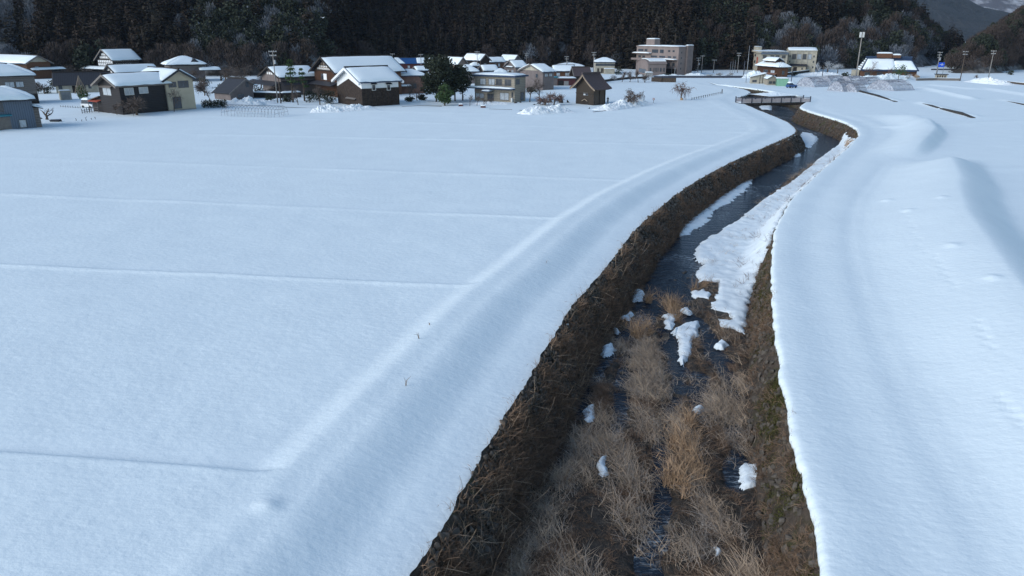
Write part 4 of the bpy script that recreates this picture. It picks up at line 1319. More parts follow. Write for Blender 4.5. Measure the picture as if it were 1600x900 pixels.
h = mk('house', 'white gabled house with black timbers wedged behind the charcoal house', 'house', 187, 142, 252, 24, xl=168, hw=27)
h.wall('plaster', 11, 'gable_x').cover('roof_navy', .8, .7, snow=.4, trim='timber')
tb = MB()
for z_ in (h.h*.6, h.h*.8, h.h*.98): tb.bar((-.06, 0, z_), (-.06, h.D, z_), .14)
for y_ in (.2,.5,.8): tb.bar((-.07, h.D*y_, 0), (-.07, h.D*y_, h.h+h.rise*(1-abs(2*y_-1))*.9), .16)
tb.build('timber_frame', M['timber'], h.root)
# ------------------------------------------------------------------ charcoal house
h = mk('house', 'charcoal brown two storey house with snowy roof nearest the left field', 'house', 193, 180, 266, 27, xl=161, hw=46)
h.wall('dark_siding', 14, 'gable_x').cover('trim', .85, 1.1, snow=.5, trim='trim')
h.panel('F', 0, 1.0, 41.5, 45, 'trim', 'eaves_board', .10)
win_px(h, 'S', 167, 180, 139, 151, 179, glass='curtain', hood='trim')
win_px(h, 'F', 200, 214, 138, 149, 178.5, glass='curtain', frame='frame_white'); win_px(h, 'F', 222, 236, 137, 147, 177.5, glass='curtain', frame='frame_white')
W_ = 15/h.k/math.sin(R(27))
mb = MB(); mb.prism([(h.D,-.3),(h.D+W_,-.3),(h.D+W_,2.3),(h.D,3.2)], 'x', .2, 4.5); mb.build('side_wing', M['dark_siding'], h.root)
mb = MB(); mb.slab([(-.5,h.D-.02,3.45),(4.9,h.D-.02,3.45),(4.9,h.D+W_+.6,2.4),(-.5,h.D+W_+.6,2.4)], .14); mb.build('wing_roof', M['trim'], h.root)
mb = MB(); mb.slab([(-.75,h.D+.3,2.25),(.2,h.D+.3,2.55),(.2,h.D+W_,2.55),(-.75,h.D+W_,2.25)], .07); mb.build('awning', M['red'], h.root)
for y_ in (.4, W_*.55, W_-.15):
    mb = MB(); mb.bar((-.65, h.D+y_, -.3), (-.65, h.D+y_, 2.2), .09); mb.build('post', M['frame'], h.root)
for z_ in (.7, 1.1):
    mb = MB(); mb.bar((-.65, h.D+.4, z_), (-.65, h.D+W_-.15, z_), .07); mb.build('rail', M['trim'], h.root)
mb = MB(); mb.slab([(h.L-.02,-.4,3.7),(h.L+1.9,-.4,2.7),(h.L+1.9,5,2.7),(h.L-.02,5,3.7)], .12); mb.build('lean_to_roof', M['roof_dark'], h.root)
mb = MB(); mb.prism([(h.L-.01,-.3),(h.L+1.5,-.3),(h.L+1.5,2.75),(h.L-.01,3.5)], 'y', .1, 4.7); mb.build('lean_to', M['dark_siding'], h.root)
# ------------------------------------------------------------------ cream house
h = mk('house', 'cream two storey house with gable and snowy roof beside the charcoal house', 'house', 264, 174, 307, 24, xl=222, hw=49)
h.wall('cream', 13, 'gable_y').cover('roof_navy', .8, .7, snow=.5, trim='roof_dark')
win_px(h, 'F', 269, 281, 129, 137.5, 173); win_px(h, 'F', 283.5, 300, 127, 138, 172, mull=2)
win_px(h, 'F', 272, 285, 152, 170, 173, name='door', mull=1)
mb = MB(); mb.tube([(-.05,-.1,0),(-.05,-.1,h.h)], .06, 6); mb.build('downpipe', M['trim'], h.root)
h.panel('F', 0, 1, 0, 2, 'concrete', 'plinth', .07)
h = mk('farmhouse', 'mauve walled farmhouse with hipped snowy roof right of the cream house', 'house', 268, 128, 322, 8, depth=11, hw=25)
h.wall('mauve', 12, 'hip').cover('roof_dark', 1.2, snow=.45)
g = MB(); g.prism([(h.L*.62,h.h+.9),(h.L*.86,h.h+.9),(h.L*.74,h.h+2.1)], 'y', -.2, 4); g.build('roof_gable', M['roof_dark'], h.root)
h.canopy('F', .82, 1.45, 20, 2.2, 'roof_dark', .5, .7); h.panel('F', .10, .9, 21, 23.5, 'trim', 'eaves_board', .3)
# ------------------------------------------------------------------ grey shed behind the hoops
h = mk('shed', 'mauve grey shed with steep bare dark roof behind the frame tunnel', 'shed', 361, 157, 397, 34, xl=336, hw=12)
h.wall('mauve', 19, 'gable_y', rp=.70, h2=24).cover('roof_dark', .5, .4, snow=0, trim='trim')
win_px(h, 'F', 372, 382, 150, 156, 159, mull=0); win_px(h, 'F', 386, 391, 132, 141, 159, mull=0)
h.canopy('F', 1.0, 1.1, 22, 1.2, 'trim', 0.1, .2, 'side_awning')
# ------------------------------------------------------------------ house among the garden trees
h = mk('house', 'dark timbered house with snowy roof half hidden by the garden pines', 'house', 441, 150, 496, 24, xl=412, hw=29)
h.wall('mauve', 14, 'gable_x').cover('roof_dark', .8, .9, snow=.4, trim='timber')
for c in range(4): h.panel('S', .3+c*.11, .38+c*.11, 31, 34.5, 'plaster', 'wall_panel', .04)
h.canopy('S', -.55, 1.0, 21, 2.4, 'roof_dark', 0, .8)
h.canopy('F', 0, 1.0, 22, 2.0, 'roof_dark', 0, .8)
# ------------------------------------------------------------------ big timber house
h = mk('timber_house', 'large brown timber house with white gable panels behind the white storehouse', 'house', 531, 153, 628, 25, xl=494, hw=39)
h.wall('wood', 21, 'gable_x').cover('roof_dark', .9, 1.3, snow=.5, trim='timber', skip=(1,))
h.prism_part([(h.D*.1,h.h*1.03),(h.D*.9,h.h*1.03),(h.D*.5,h.h+h.rise*.93)], 'x', -.06, 0, 'tan', 'gable_panel')
tb = MB(); tb.bar((-.1, 0, h.h*1.02), (-.1, h.D, h.h*1.02), .3); tb.bar((-.1, h.D*.2, h.h*1.22), (-.1, h.D*.8, h.h*1.22), .22)
for y_ in np.linspace(.1,.9,9): tb.bar((-.1, h.D*y_, h.h*.98), (-.1, h.D*y_, h.h+h.rise*(1-abs(2*y_-1))*.85), .13)
tb.build('timber_frame', M['timber'], h.root)
for c in range(7):
    u0 = .16+c*.1; h.panel('S', u0, u0+.07, 40.5, 43.5, 'plaster', 'wall_panel', .10)
for c in range(5):
    u0 = .25+c*.1; h.panel('S', u0, u0+.07, 44.5, 47.5, 'plaster', 'wall_panel', .10)
win_px(h, 'S', 505, 509, 118, 127, 152, mull=0); h.panel('S', .40, .53, 25, 34.5, 'plaster', 'shutter', .08)
h.canopy('S', -.05, 1.0, 23, 2.2, 'roof_dark', 0, .7)
# ------------------------------------------------------------------ kura
h = mk('storehouse', 'white plastered storehouse clad with dark boards below a snowy roof', 'storehouse', 567, 167.5, 624, 27, xl=529, hw=39)
h.wall('plaster', 19, 'gable_x').cover('roof_navy', .75, .85, snow=.42)
for q in h.planes(.75, .85):
    for a, b in ((q[0], q[3]), (q[1], q[2])):
        rb = MB(); rb.bar(Vector(a)-Vector((0,0,.22)), Vector(b)-Vector((0,0,.22)), .5, .5); rb.build('bargeboard', M['plaster'], h.root)
zb = 27/h.k
h.block(-.05, h.L+.05, -.07, -.001, -.3, zb, 'kura_boards', 'board_cladding')
h.prism_part([(-.02,-.3),(h.D,-.3),(h.D,zb),(h.D*.5,zb+14/h.k),(-.02,zb)], 'x', -.08, -.001, 'kura_boards', 'board_cladding')
for c in np.linspace(.0, 1, 9):
    mb = MB(); mb.bar((h.L*c, -.09, -.2), (h.L*c, -.09, zb), .07); mb.build('batten', M['timber'], h.root)
mb = MB(); mb.box(-.1, h.L+.1, -.13, 0, zb-.02, zb+.10); mb.build('drip_board', M['timber'], h.root)
win_px(h, 'F', 582, 588, 133, 142, 166.5, frame='frame_white', mull=0, out=.2, hood='roof_dark'); win_px(h, 'F', 605, 611, 132, 141, 164.5, frame='frame_white', mull=0, out=.2, hood='roof_dark')
win_px(h, 'S', 546, 556, 156, 166, 166, glass='plaster', frame='timber', name='door', hood='trim')
# ------------------------------------------------------------------ buildings behind it
h = mk('prefab_building', 'khaki flat roofed building with snow edge in front of the cedar wood', 'building', 590, 101, 631, 14, xl=576, hw=22)
h.wall('beige', 0, 'flat').cover('roof_navy', .3, t=.25, snow=.35)
for a, b in ((596,601),(601.5,606),(613,620),(623,627)): win_px(h, 'F', a, b, 83, 88, 100, mull=0)
h.block(-2.5, 3.5, 2, 7, h.h, h.h+.8, 'beige', 'roof_box', snow=.35)
h = mk('prefab_building', 'long grey green shed left of the khaki flat roofed building', 'building', 544, 97, 580, 5, depth=8, hw=13)
h.wall('grey_beige', 6, 'hip').cover('concrete', .2, snow=.0)
h.panel('F', .1, .9, 3, 6, 'curtain', 'window_strip', .04)
h = mk('house', 'red brown house whose snowy roof shows a bare blue strip', 'house', 620, 113, 677, 3, depth=8, hw=14)
h.wall('red_brown', 7, 'gable_x').cover('roof_blue', .6, .6, snow=.35, cut=(.55,1), skip=(1,))
sb = MB(); q = [Vector(p)+Vector((0,0,.1)) for p in h.planes(.6,.6)[0]]
snow_pillow(sb, [q[0], q[0].lerp(q[1],.26), q[3].lerp(q[2],.10), q[3]], .35, 2); sb.build('roof_snow', M['roof_snow'], h.roof_o, smooth=True)
for a in (637,646): win_px(h, 'F', a, a+4, 102, 106, 112, glass='curtain', mull=0)
def small(label, xc, yb, xr, a, xl, hw, hr, wall='mauve', roof='gable_y', rm='roof_navy', depth=None, wins=(), snow=.4, trim='trim', name='house', cat='house', skip=(), group=None):
    h = mk(name, label, cat, xc, yb, xr, a, xl, depth, hw, group)
    h.wall(wall, hr, roof).cover(rm, .6, .6, snow=snow, trim=trim if roof.startswith('gable') else None, skip=skip)
    for w_ in wins: h.window(w_[0], w_[1], w_[2], w_[3], w_[4], glass=w_[5] if len(w_) > 5 else 'curtain', mull=1 if w_[2]-w_[1] > .2 else 0)
    return h
small('small brown house with patchy snow roof right of the khaki building', 639, 102, 662, 8, 634, 12, 8, 'red_brown', 'hip', depth=7)
small('small snow roofed cottage with dark gable behind the evergreens', 653, 122, 669, 18, 646, 12, 5, 'wood_dark', 'gable_x', wins=(('F',.3,.6,3,8),))
h = small('rust walled house with broad snowy hip roof behind the bare garden tree', 622, 147, 664, 6, 615, 27, 8, 'rust_wall', 'hip', depth=8, wins=(('F',.5,.7,8,16,'glass'),))
h.canopy('F', -.1, .5, 14, 1.4, 'roof_dark', .2)
small('snow roofed house with right facing brown gable behind the evergreens', 716, 122, 730, 38, 686, 22, 9, 'tan', wins=(('F',.35,.65,10,16),))
small('brown house with white snow roof and gable behind the utility pole', 751, 118, 765, 36, 725, 24, 8, 'wood_dark', wins=(('F',.35,.65,12,18),('S',.2,.3,12,17),('S',.5,.62,12,17)))
small('low house with hipped snow roof directly left of the beige villa', 719, 131, 747, 8, 710, 18, 9, 'mauve', 'hip', depth=8, wins=(('F',.55,.75,10,15),))
small('small snowy roof between the gabled houses, left of the wooden pole', 739, 118, 751, 10, 735, 14, 5, 'wood_dark', 'hip', depth=6)
small('dark cottage with left gable and snowy roof behind the beige villa', 757, 124, 777, 20, 749, 14, 7, 'wood_dark', 'gable_x')
small('tiny snow covered roof just above the beige villa roof', 775, 124, 790, 8, 770, 10, 5, 'wood_dark', 'hip', depth=5)
small('brown walled house with snow roof in the middle of the cluster', 766, 114, 788, 24, 757, 17, 6, 'wood', 'gable_x', wins=(('F',.3,.45,9,14),('F',.55,.7,9,14)))
small('snow roofed house with dark blue gable, farthest in the cluster', 803, 110, 813, 36, 782, 16, 7, 'mauve', 'gable_y', wins=(('F',.4,.6,7,12),))
h = small('mauve house with layered front gable and snowy right slope', 806, 119, 823, 30, 789, 14, 9, 'mauve', 'gable_x', wins=(('S',.2,.4,5,9),('S',.6,.8,5,9)))
h.canopy('S', .2, .8, 14, .7, 'roof_dark', .25, .2)
# ------------------------------------------------------------------ beige villa
h = mk('villa', 'beige two storey villa with flat snowy roofs and a first floor balcony', 'house', 804, 160.5, 821, 58, xl=742, hw=40)
h.wall('beige', 0, 'flat').cover('roof_navy', .55, t=.35, snow=.42)
for a, b in ((750.5,760),(764,774),(775.5,785),(789,799)): win_px(h, 'S', a, b, 124, 134, 159, glass='curtain' if a < 770 else 'glass')
win_px(h, 'S', 781.6, 795.5, 145.5, 157, 160, glass='curtain'); win_px(h, 'S', 743, 757, 145, 153, 157, glass='curtain')
win_px(h, 'S', 762, 772, 146, 157, 158, name='door', glass='glass', mull=1)
win_px(h, 'S', 799.5, 802, 144, 152, 160, mull=0)
win_px(h, 'F', 805.8, 811.5, 124.5, 132.5, 159.5); win_px(h, 'F', 813, 818, 143.5, 156, 158)
h.block(-1.5, -.001, -.2, h.D+1.5, 20.5/h.k-.15, 20.5/h.k+.12, 'roof_navy', 'lower_roof', snow=.35)
h.panel('S', 0, .30, 14, 18, 'tan', 'wall_band', .05)
bl = h.block(-1.3, -.02, h.D*.12, h.D*.42, 21/h.k, 21/h.k+.1, 'trim', 'balcony')
rb = MB()
for t_ in np.linspace(.12,.42,12): rb.bar((-1.3, h.D*t_, 21/h.k), (-1.3, h.D*t_, 21/h.k+1.0), .05)
rb.bar((-1.3, h.D*.12, 21/h.k+1.0), (-1.3, h.D*.42, 21/h.k+1.0), .07); rb.build('railing', M['rail'], bl)
pc = h.block(-2.0, -.01, h.D*.52, h.D*.70, 2.35, 2.55, 'roof_navy', 'porch', snow=.3)
h.block(-.6, -.02, h.D*.03, h.D*.06, .2, 1.1, 'frame_white', 'air_conditioner')
h = small('tan and mauve house with cream gable and snowy right roof', 848, 141, 865, 36, 812, 28, 10, 'mauve', 'gable_x', wins=(('F',.15,.45,20,25),('F',.55,.85,20,25),('S',.7,.8,18,24,'glass')))
h.prism_part([(h.D*.03,h.h+.12),(h.D*.97,h.h+.12),(h.D*.5,h.h+h.rise*.95)], 'x', -.06, 0, 'cream_old', 'gable_panel')
small('long brown house with snow roof right of the tan gabled house', 866, 128, 896, 4, 860, 17, 7, 'wood', 'gable_x', depth=7, wins=(('F',.1,.3,9,14),('F',.55,.8,9,14)))
h = mk('garage', 'dark red garage with open black bays and snow edge', 'garage', 871, 134, 899, 6, depth=5, hw=11)
h.wall('red_brown', 0, 'flat').cover('trim', .3, t=.15, snow=.25); h.panel('F', .03, .33, 0, 8, 'tyre', 'open_bay', .03); h.panel('F', .36, .62, 0, 7, 'concrete', 'shutter', .03)
h = mk('shed', 'narrow grey shed with teal lean roof beside the red garage', 'shed', 865, 134, 871, 6, depth=4, hw=13)
h.wall('mauve', 0, 'flat').cover('teal', .25, t=.2, snow=0)
h = small('dark building with bare mauve brown roof left of the shrine', 899, 131, 922, 10, 890, 13, 11, 'wood_dark', 'gable_x', 'roof_brown', depth=9, snow=0)
small('low smooth snow covered hall roof behind the brown roofed building', 868, 111, 914, 3, 862, 5, 5, 'concrete', 'hip', depth=14, name='hall', cat='building', snow=.6)
# ------------------------------------------------------------------ shrine
def shrine():
    h = mk('shrine', 'small weathered wooden shrine with bare curved brown roof at the field edge', 'shrine', 927, 165, 945, 45, xl=899.5, hw=28)
    L, D, H0 = h.L, h.D, h.h; rise = 19/h.k; H = H0 + rise
    prof = []
    n_ = 10
    for i in range(-n_, n_+1):
        t = i/n_; y = D/2 + t*(D/2+1.15)
        z = H - (rise+.62)*(abs(t)**.78) + .28*max(0, abs(t)-.72)/.28*.35
        prof.append((y, z))
    mb = MB()
    wallp = [(0,-.3)] + [(D,-.3)] + [(y, z-.12) for y, z in prof[::-1] if -.001 <= y <= D+.001]
    mb.prism(wallp, 'x', 0, L); mb.build('wall', M['shrine_wood'], h.root)
    mb = MB(); ovg = 1.0
    nx = 8
    top, bot = [], []
    for j in range(nx+1):
        x = -ovg + (L+2*ovg)*j/nx
        lift = .22*abs(2*j/nx-1)**3
        for (y, z) in prof: top.append((x, y, z+lift)); bot.append((x, y, z+lift-.20))
    m_ = len(prof); fs = []
    for j in range(nx):
        for i in range(m_-1):
            a = j*m_+i; fs.append((a, a+1, a+m_+1, a+m_)); b = a+len(top); fs.append((b, b+m_, b+m_+1, b+1))
    N_ = len(top)
    for i in range(m_-1):
        fs.append((i, i+N_, i+1+N_, i+1)); a = nx*m_+i; fs.append((a, a+1, a+1+N_, a+N_))
    for j in range(nx):
        a = j*m_; fs.append((a, a+m_, a+m_+N_, a+N_)); a = j*m_+m_-1; fs.append((a, a+N_, a+m_+N_, a+m_))
    mb.add(top+bot, fs); ro = mb.build('roof', M['roof_brown'], h.root)
    mb = MB(); mb.box(-ovg-.1, L+ovg+.1, D/2-.18, D/2+.18, H+.02, H+.34); mb.build('ridge_cap', M['roof_brown'], ro)
    mb = MB()
    for i in range(m_-1): mb.bar((-ovg+.12, prof[i][0], prof[i][1]-.18), (-ovg+.12, prof[i+1][0], prof[i+1][1]-.18), .12, .32)
    mb.build('bargeboard', M['straw_hat'], ro)
    h.window('S', .42, .56, 14, 18.5, glass='curtain', mull=0); h.window('S', .56, .70, 14, 18.5, glass='glass', mull=0)
    h.panel('S', .40, .70, 0, 6, 'wood_dark', 'door', .05)
    mb = MB(); yd = D*.45
    mb.bar((-.25, yd-.95, .85), (-.25, yd, 1.3), .14); mb.bar((-.25, yd, 1.3), (-.25, yd+.95, .85), .14); mb.build('door_gable', M['straw_hat'], h.root)
    for c in (.02,.5,.98):
        mb = MB(); mb.bar((L*c,-.06,-.2),(L*c,-.06,H0-.1), .14); mb.build('post', M['timber'], h.root)
    mb = MB(); mb.bar((-.07,0,H0*.62),(-.07,D,H0*.62), .12); mb.build('beam', M['timber'], h.root)
shrine()
# ------------------------------------------------------------------ pavilion, hotel, school
h = mk('pavilion', 'pale pavilion like house with low hipped snow roof and window band', 'house', 930, 115, 960, 4, depth=8, hw=17)
h.wall('cream_old', 6, 'hip').cover('roof_navy', .5, t=.2, snow=.4)
h.panel('F', 0, 1, 11.5, 15, 'glass', 'window_band', .05)
for u_ in (.10,.30,.42): h.panel('F', u_, u_+.09, 1, 8, 'timber', 'door', .04)
h.block(h.L*.45, h.L*.98, -2.5, -.01, -.3, 2.0, 'cream_old', 'porch_annex', snow=.25)
def hotel():
    h = mk('hotel', 'pinkish grey four storey hotel block with rooftop tower and snowy ledges', 'hotel', 1058, 117.5, 1077, 42, xl=993, hw=42)
    h.wall('hotel', 0, 'flat').cover('hotel', .25, t=.3, snow=.4, )
    L, D, k = h.L, h.D, h.k
    h.block(L*.1, L*.55, D*.60, D*.80, h.h+.3, h.h+11/k, 'hotel', 'roof_tower', snow=.35)
    h.block(L*.60, L*1.05, -.9, .5, -.3, h.h+.5, 'mauve', 'stair_tower', snow=.3)
    for (u0, u1, p0, p1) in ((.04,.17,34,37.5),(.20,.27,34,37.5),(.38,.53,32,37.5),(.57,.66,32,37.5),(.76,.81,34,37),(.86,.91,34,37),
                             (.05,.12,24,27.5),(.15,.22,24,27.5),(.36,.51,25,28),(.56,.70,25,28),(.76,.84,25,28),(.88,.95,25,28),(.62,.70,12,19),(.75,.82,13,18),(.86,.93,13,18)):
        h.window('S', u0, u1, p0, p1, mull=2 if u1-u0 > .1 else 0)
    for z_ in (8, 16, 24, 32): h.window('F', .62, .72, z_, z_+3, mull=0); h.window('F', .2, .28, z_, z_+3, mull=0)
    c1 = h.block(-1.6, -.01, D*.62, D*1.04, 30.5/k, 31.5/k, 'hotel', 'balcony', snow=.35)
    h.block(-1.8, -.01, D*.62, D*1.05, 20.5/k, 23.5/k, 'hotel', 'balcony')
    h.block(-1.6, -.01, D*.02, D*.55, 22/k, 23/k, 'hotel', 'canopy', snow=.35)
    h.panel('S', .60, .98, 0, 9, 'wood_dark', 'entrance', .05)
hotel()
def hall():
    h = mk('banquet_hall', 'low annex with barrel vaulted snowy roof in front of the hotel', 'building', 1012, 118.5, 1040, 14, xl=995, hw=17)
    L, D, k = h.L, h.D, h.h
    arc = [(D/2 + D/2*math.cos(a), h.h + 5.5/h.k*math.sin(a)) for a in np.linspace(0, math.pi, 12)]
    mb = MB(); mb.prism([(0,-.3),(D,-.3)] + arc, 'x', 0, L); mb.build('wall', M['hotel'], h.root)
    h.h_ = 0
    sb = MB(); b = 0
    rr_ = [(D/2 + (D/2+.3)*math.cos(a), h.h + (5.5/h.k+.3)*math.sin(a)+.08) for a in np.linspace(.05, math.pi*.97, 12)]
    mb = MB(); inner = [(D/2 + (D/2+.05)*math.cos(a), h.h + (5.5/h.k+.02)*math.sin(a)) for a in np.linspace(.05, math.pi*.97, 12)]
    mb.prism(inner + rr_[::-1], 'x', -.3, L+.3); ro = mb.build('roof', M['hotel'], h.root)
    mb = MB(); o2 = [(y, z+.28) for y, z in rr_[2:-2]]; mb.prism(rr_[2:-2] + o2[::-1], 'x', L*.12, L+.25); mb.build('roof_snow', M['roof_snow'], ro, smooth=False)
    h.panel('S', .18, .82, 3, 9, 'glass', 'window_band', .05)
    for u_ in (.08,.30,.38,.46,.54,.66,.84): h.window('F', u_, u_+(.035 if .2<u_<.6 else .09), 6, 12, mull=0)
hall()
h = mk('kiosk', 'small grey box shed with snow on top in front of the barrel roofed annex', 'shed', 1009, 120, 1020, 8, depth=3, hw=6)
h.wall('concrete', 0, 'flat').cover('concrete', .1, t=.08, snow=.25)
def school():
    h = mk('school_building', 'cream three storey school block with balconies and a rooftop box', 'school', 1186, 113, 1228, 8, xl=1164, hw=30)
    L, D, k = h.L, h.D, h.k
    mb = MB(); mb.box(0, L, 0, D, -.3, h.h-.35); mb.build('wall', M['cream_old'], h.root)
    h.block(-1.0, L, -.9, D+.5, h.h-.3, h.h+.35, 'cream_old', 'parapet', snow=.12)
    h.panel('F', .0, 1.0, 27, 30.2, 'navy' if 'navy' in M else 'grey_blue', 'eaves_band', .95)
    h.block(-.2, L*.2, D*.3, D*.85, h.h+.36, h.h+7.2/k, 'cream_old', 'roof_box', snow=.12)
    for p0 in (21, 12, 3):
        for u0 in (.08,.36,.55,.78): h.window('F', u0, u0+.14, p0, p0+4.5, mull=1)
    for p0 in (4, 13, 22): h.window('S', .04, .22, p0, p0+4.5, mull=0)
    for u0 in (.40,.62): h.window('S', u0, u0+.09, 12, 16, mull=0); h.window('S', u0, u0+.09, 22, 25.5, mull=0)
    mb = MB(); 
    e = h.panel('S', .78, .85, 9.5, 22, 'red', 'wall_emblem', .08); h.panel('S', .765, .865, 18.5, 20.5, 'red', 'wall_emblem', .09)
    for p0 in (1, 10, 19): 
        h.block(-1.6, -.01, D*.62, D*1.25, (p0)/k, (p0+3.4)/k, 'cream_old', 'balcony', snow=.1 if p0 > 15 else 0)
    h.block(-.02+.02, 2.5, D+.01, D*1.22, -.3, 24/k, 'cream_old', 'end_wing', snow=.2)
    h = mk('gymnasium', 'pale school gymnasium with big window grid and snow edged roof', 'school', 1229, 112.5, 1273, 4, depth=14, hw=32)
    h.wall('cream_old', 3.5, 'gable_x').cover('cream_old', .25, .2, t=.25, snow=.4, ridge=False)
    for i in range(4): h.window('F', .13+i*.18, .28+i*.18, 19, 27, mull=2, glass='curtain' if i % 2 else 'glass')
    for u_, p_ in ((.04,14),(.04,22),(.88,22),(.88,14),(.88,6)): h.window('F', u_, u_+.05, p_, p_+3, mull=0)
    for u_ in (.31,.50,.70): h.panel('F', u_-.006, u_+.006, 0, 31, 'concrete', 'pilaster', .12)
school()
h = small('little yellow house with dark roof in front of the gymnasium', 1236, 113, 1258, 10, 1230, 10, 4, 'cream', 'gable_x', 'roof_dark', depth=7, snow=0, wins=(('F',.7,.8,4,7,'glass'),))
h.panel('F', .12, .38, 0, 8, 'wood_dark', 'door', .05)
# ------------------------------------------------------------------ two tiered house
h = mk('farmhouse', 'two tiered brown house with snowy stacked roofs in front of the school', 'house', 1217, 121, 1230, 32, xl=1182, hw=15)
h.wall('wood', 0, 'flat'); L, D, k = h.L, h.D, h.k
h.root['label'] = 'two tiered brown house with snowy stacked roofs in front of the school'
h.roof = 'hip'; h.rise = 6/k; h.cover('roof_dark', 1.0, snow=.45)
mb = MB(); mb.box(L*.2, L*.8, D*.28, D*.72, h.h, h.h+9/k); up = mb.build('upper_wall', M['wood'], h.root)
mb = MB()
q1 = [(-.2,D*.2,h.h+8.5/k),(-.2,D*.8,h.h+8.5/k),(L*.5,D*.76,h.h+13.5/k),(L*.5,D*.24,h.h+13.5/k)]
q2 = [(L+.2,D*.2,h.h+8.5/k),(L+.2,D*.8,h.h+8.5/k),(L*.5,D*.76,h.h+13.5/k),(L*.5,D*.24,h.h+13.5/k)]
mb.slab(q1, .15); mb.slab(q2, .15); ur = mb.build('upper_roof', M['roof_dark'], h.root)
mb = MB(); snow_pillow(mb, [tuple(Vector(p)+Vector((0,0,.05))) for p in q1], .4, 3); snow_pillow(mb, [tuple(Vector(p)+Vector((0,0,.05))) for p in q2], .4, 5); mb.build('roof_snow', M['roof_snow'], ur, smooth=True)
h.window('S', .3, .5, 5, 10, glass='glass'); h.window('S', .62, .8, 5, 10, glass='curtain'); h.window('F', .3, .6, 4, 10)
h.canopy('S', .2, .9, 6, 1.6, 'rust_wall', 0, .9)
# ------------------------------------------------------------------ three sheds
h = mk('shed', 'pale lean to shed with snow roof rising right, leftmost of the three sheds', 'shed', 1173, 130.5, 1195, 6, depth=4, hw=10)
h.wall('cream_old', 5, 'shed_x').cover('trim', .4, t=.1, snow=.25); win_px(h, 'F', 1175, 1182, 124.5, 128, 130); h.panel('F', .6, .64, 0, 12, 'timber', 'post', .05); h.panel('F', .8, .84, 0, 13, 'timber', 'post', .05)
h = mk('shed', 'beige gabled shed with dark windows, middle one of the three sheds', 'shed', 1199, 133, 1213, 14, xl=1194, hw=10)
h.wall('beige', 4, 'gable_y').cover('trim', .35, .3, t=.1, snow=.25); h.window('F', .12, .48, 2, 6, mull=2); h.window('F', .55, .92, 2, 6, mull=2)
h = mk('shed', 'pale green box shed with snow top, rightmost of the three sheds', 'shed', 1213, 134.5, 1231, 6, depth=3.5, hw=11)
h.wall('green_wall', 0, 'flat').cover('green_wall', .08, t=.1, snow=.3)
# ------------------------------------------------------------------ thatched farmhouse, right
def thatched():
    h = mk('farmhouse', 'long farmhouse with striped thatch gable and snow laden dark blue roof', 'house', 1343, 121, 1431, 6, depth=8.5, hw=12)
    L, D, k = h.L, h.D, h.k; rise = 18/k; H = h.h + rise
    mb = MB(); mb.box(0, L, 0, D, -.3, h.h); mb.build('wall', M['wood'], h.root)
    mb = MB(); mb.box(.6, L-.6, -1.2, -.01, h.h-.5, h.h-.1); o = mb.build('eaves', M['roof_navy'], h.root)
    mb = MB()
    A = (2.2, D/2, H); B = (L-2.2, D/2, H)
    e = [(-.2,-1.2,h.h-.1),(L+.5,-1.2,h.h-.1),(L+.5,D+1.2,h.h-.1),(-.2,D+1.2,h.h-.1)]
    mb.slab([e[0],e[1],B,A], .3); mb.slab([e[2],e[3],A,B], .3); mb.slab([e[1],e[2],B], .3)
    ro = mb.build('roof', M['roof_navy'], h.root)
    for i in range(6):      # banded thatch on the left gable end
        t0, t1 = i/6, (i+.62)/6
        def P(t, s): 
            a = Vector(e[0]).lerp(Vector(A), t); b = Vector(e[3]).lerp(Vector(A), t); return a.lerp(b, s) + Vector((-.25-.08*(i%2),0,0))
        mb = MB(); mb.slab([P(t0,0), P(t0,1), P(t1,1), P(t1,0)], .25); mb.build('thatch_band', M['roof_snow'], h.root)
    mb = MB(); mb.slab([e[0],e[3],A], .2); mb.build('gable_thatch', M['thatch'], h.root)
    up = Vector((0,0,.1))
    f = lambda u, v: Vector(e[0]).lerp(Vector(e[1]), u).lerp(Vector(A).lerp(Vector(B), u), v) + up
    for (u0, u1, v1) in ((.03,.60,.84),(.60,.97,.70)):
        mb = MB(); snow_pillow(mb, [f(u0,.02), f(u1,.02), f(u1,v1), f(u0,v1)], .5, int(u0*10)); mb.build('roof_snow', M['roof_snow'], ro, smooth=True)
    mb = MB(); mb.box(1.6, L-1.6, D/2-.5, D/2+.5, H-.35, H+.35); mb.build('ridge_cap', M['roof_navy'], ro)
    for x0, x1, zz in ((.28,.55,1.35),(.56,.70,.8)):
        c = h.block(L*x0, L*x1, D/2-1.2, D/2+1.2, H-.2, H+zz, 'wood', 'smoke_vent', snow=.45)
    for u_ in (.08,.3,.62,.8): h.window('F', u_, u_+.1, 2, 8)
    h.block(-2.6, -.3, .8, 5, -.3, 2.6, 'cream_old', 'side_annex')
thatched()
h = mk('shed', 'little cream shed with five dark slots beside the blue road sign', 'shed', 1461, 124.5, 1479, 4, depth=3, hw=8)
h.wall('cream_old', 0, 'flat').cover('roof_dark', .4, t=.12, snow=0)
for i in range(4): h.panel('F', .12+i*.21, .24+i*.21, 1.5, 6.5, 'concrete_dark', 'slot', .04)

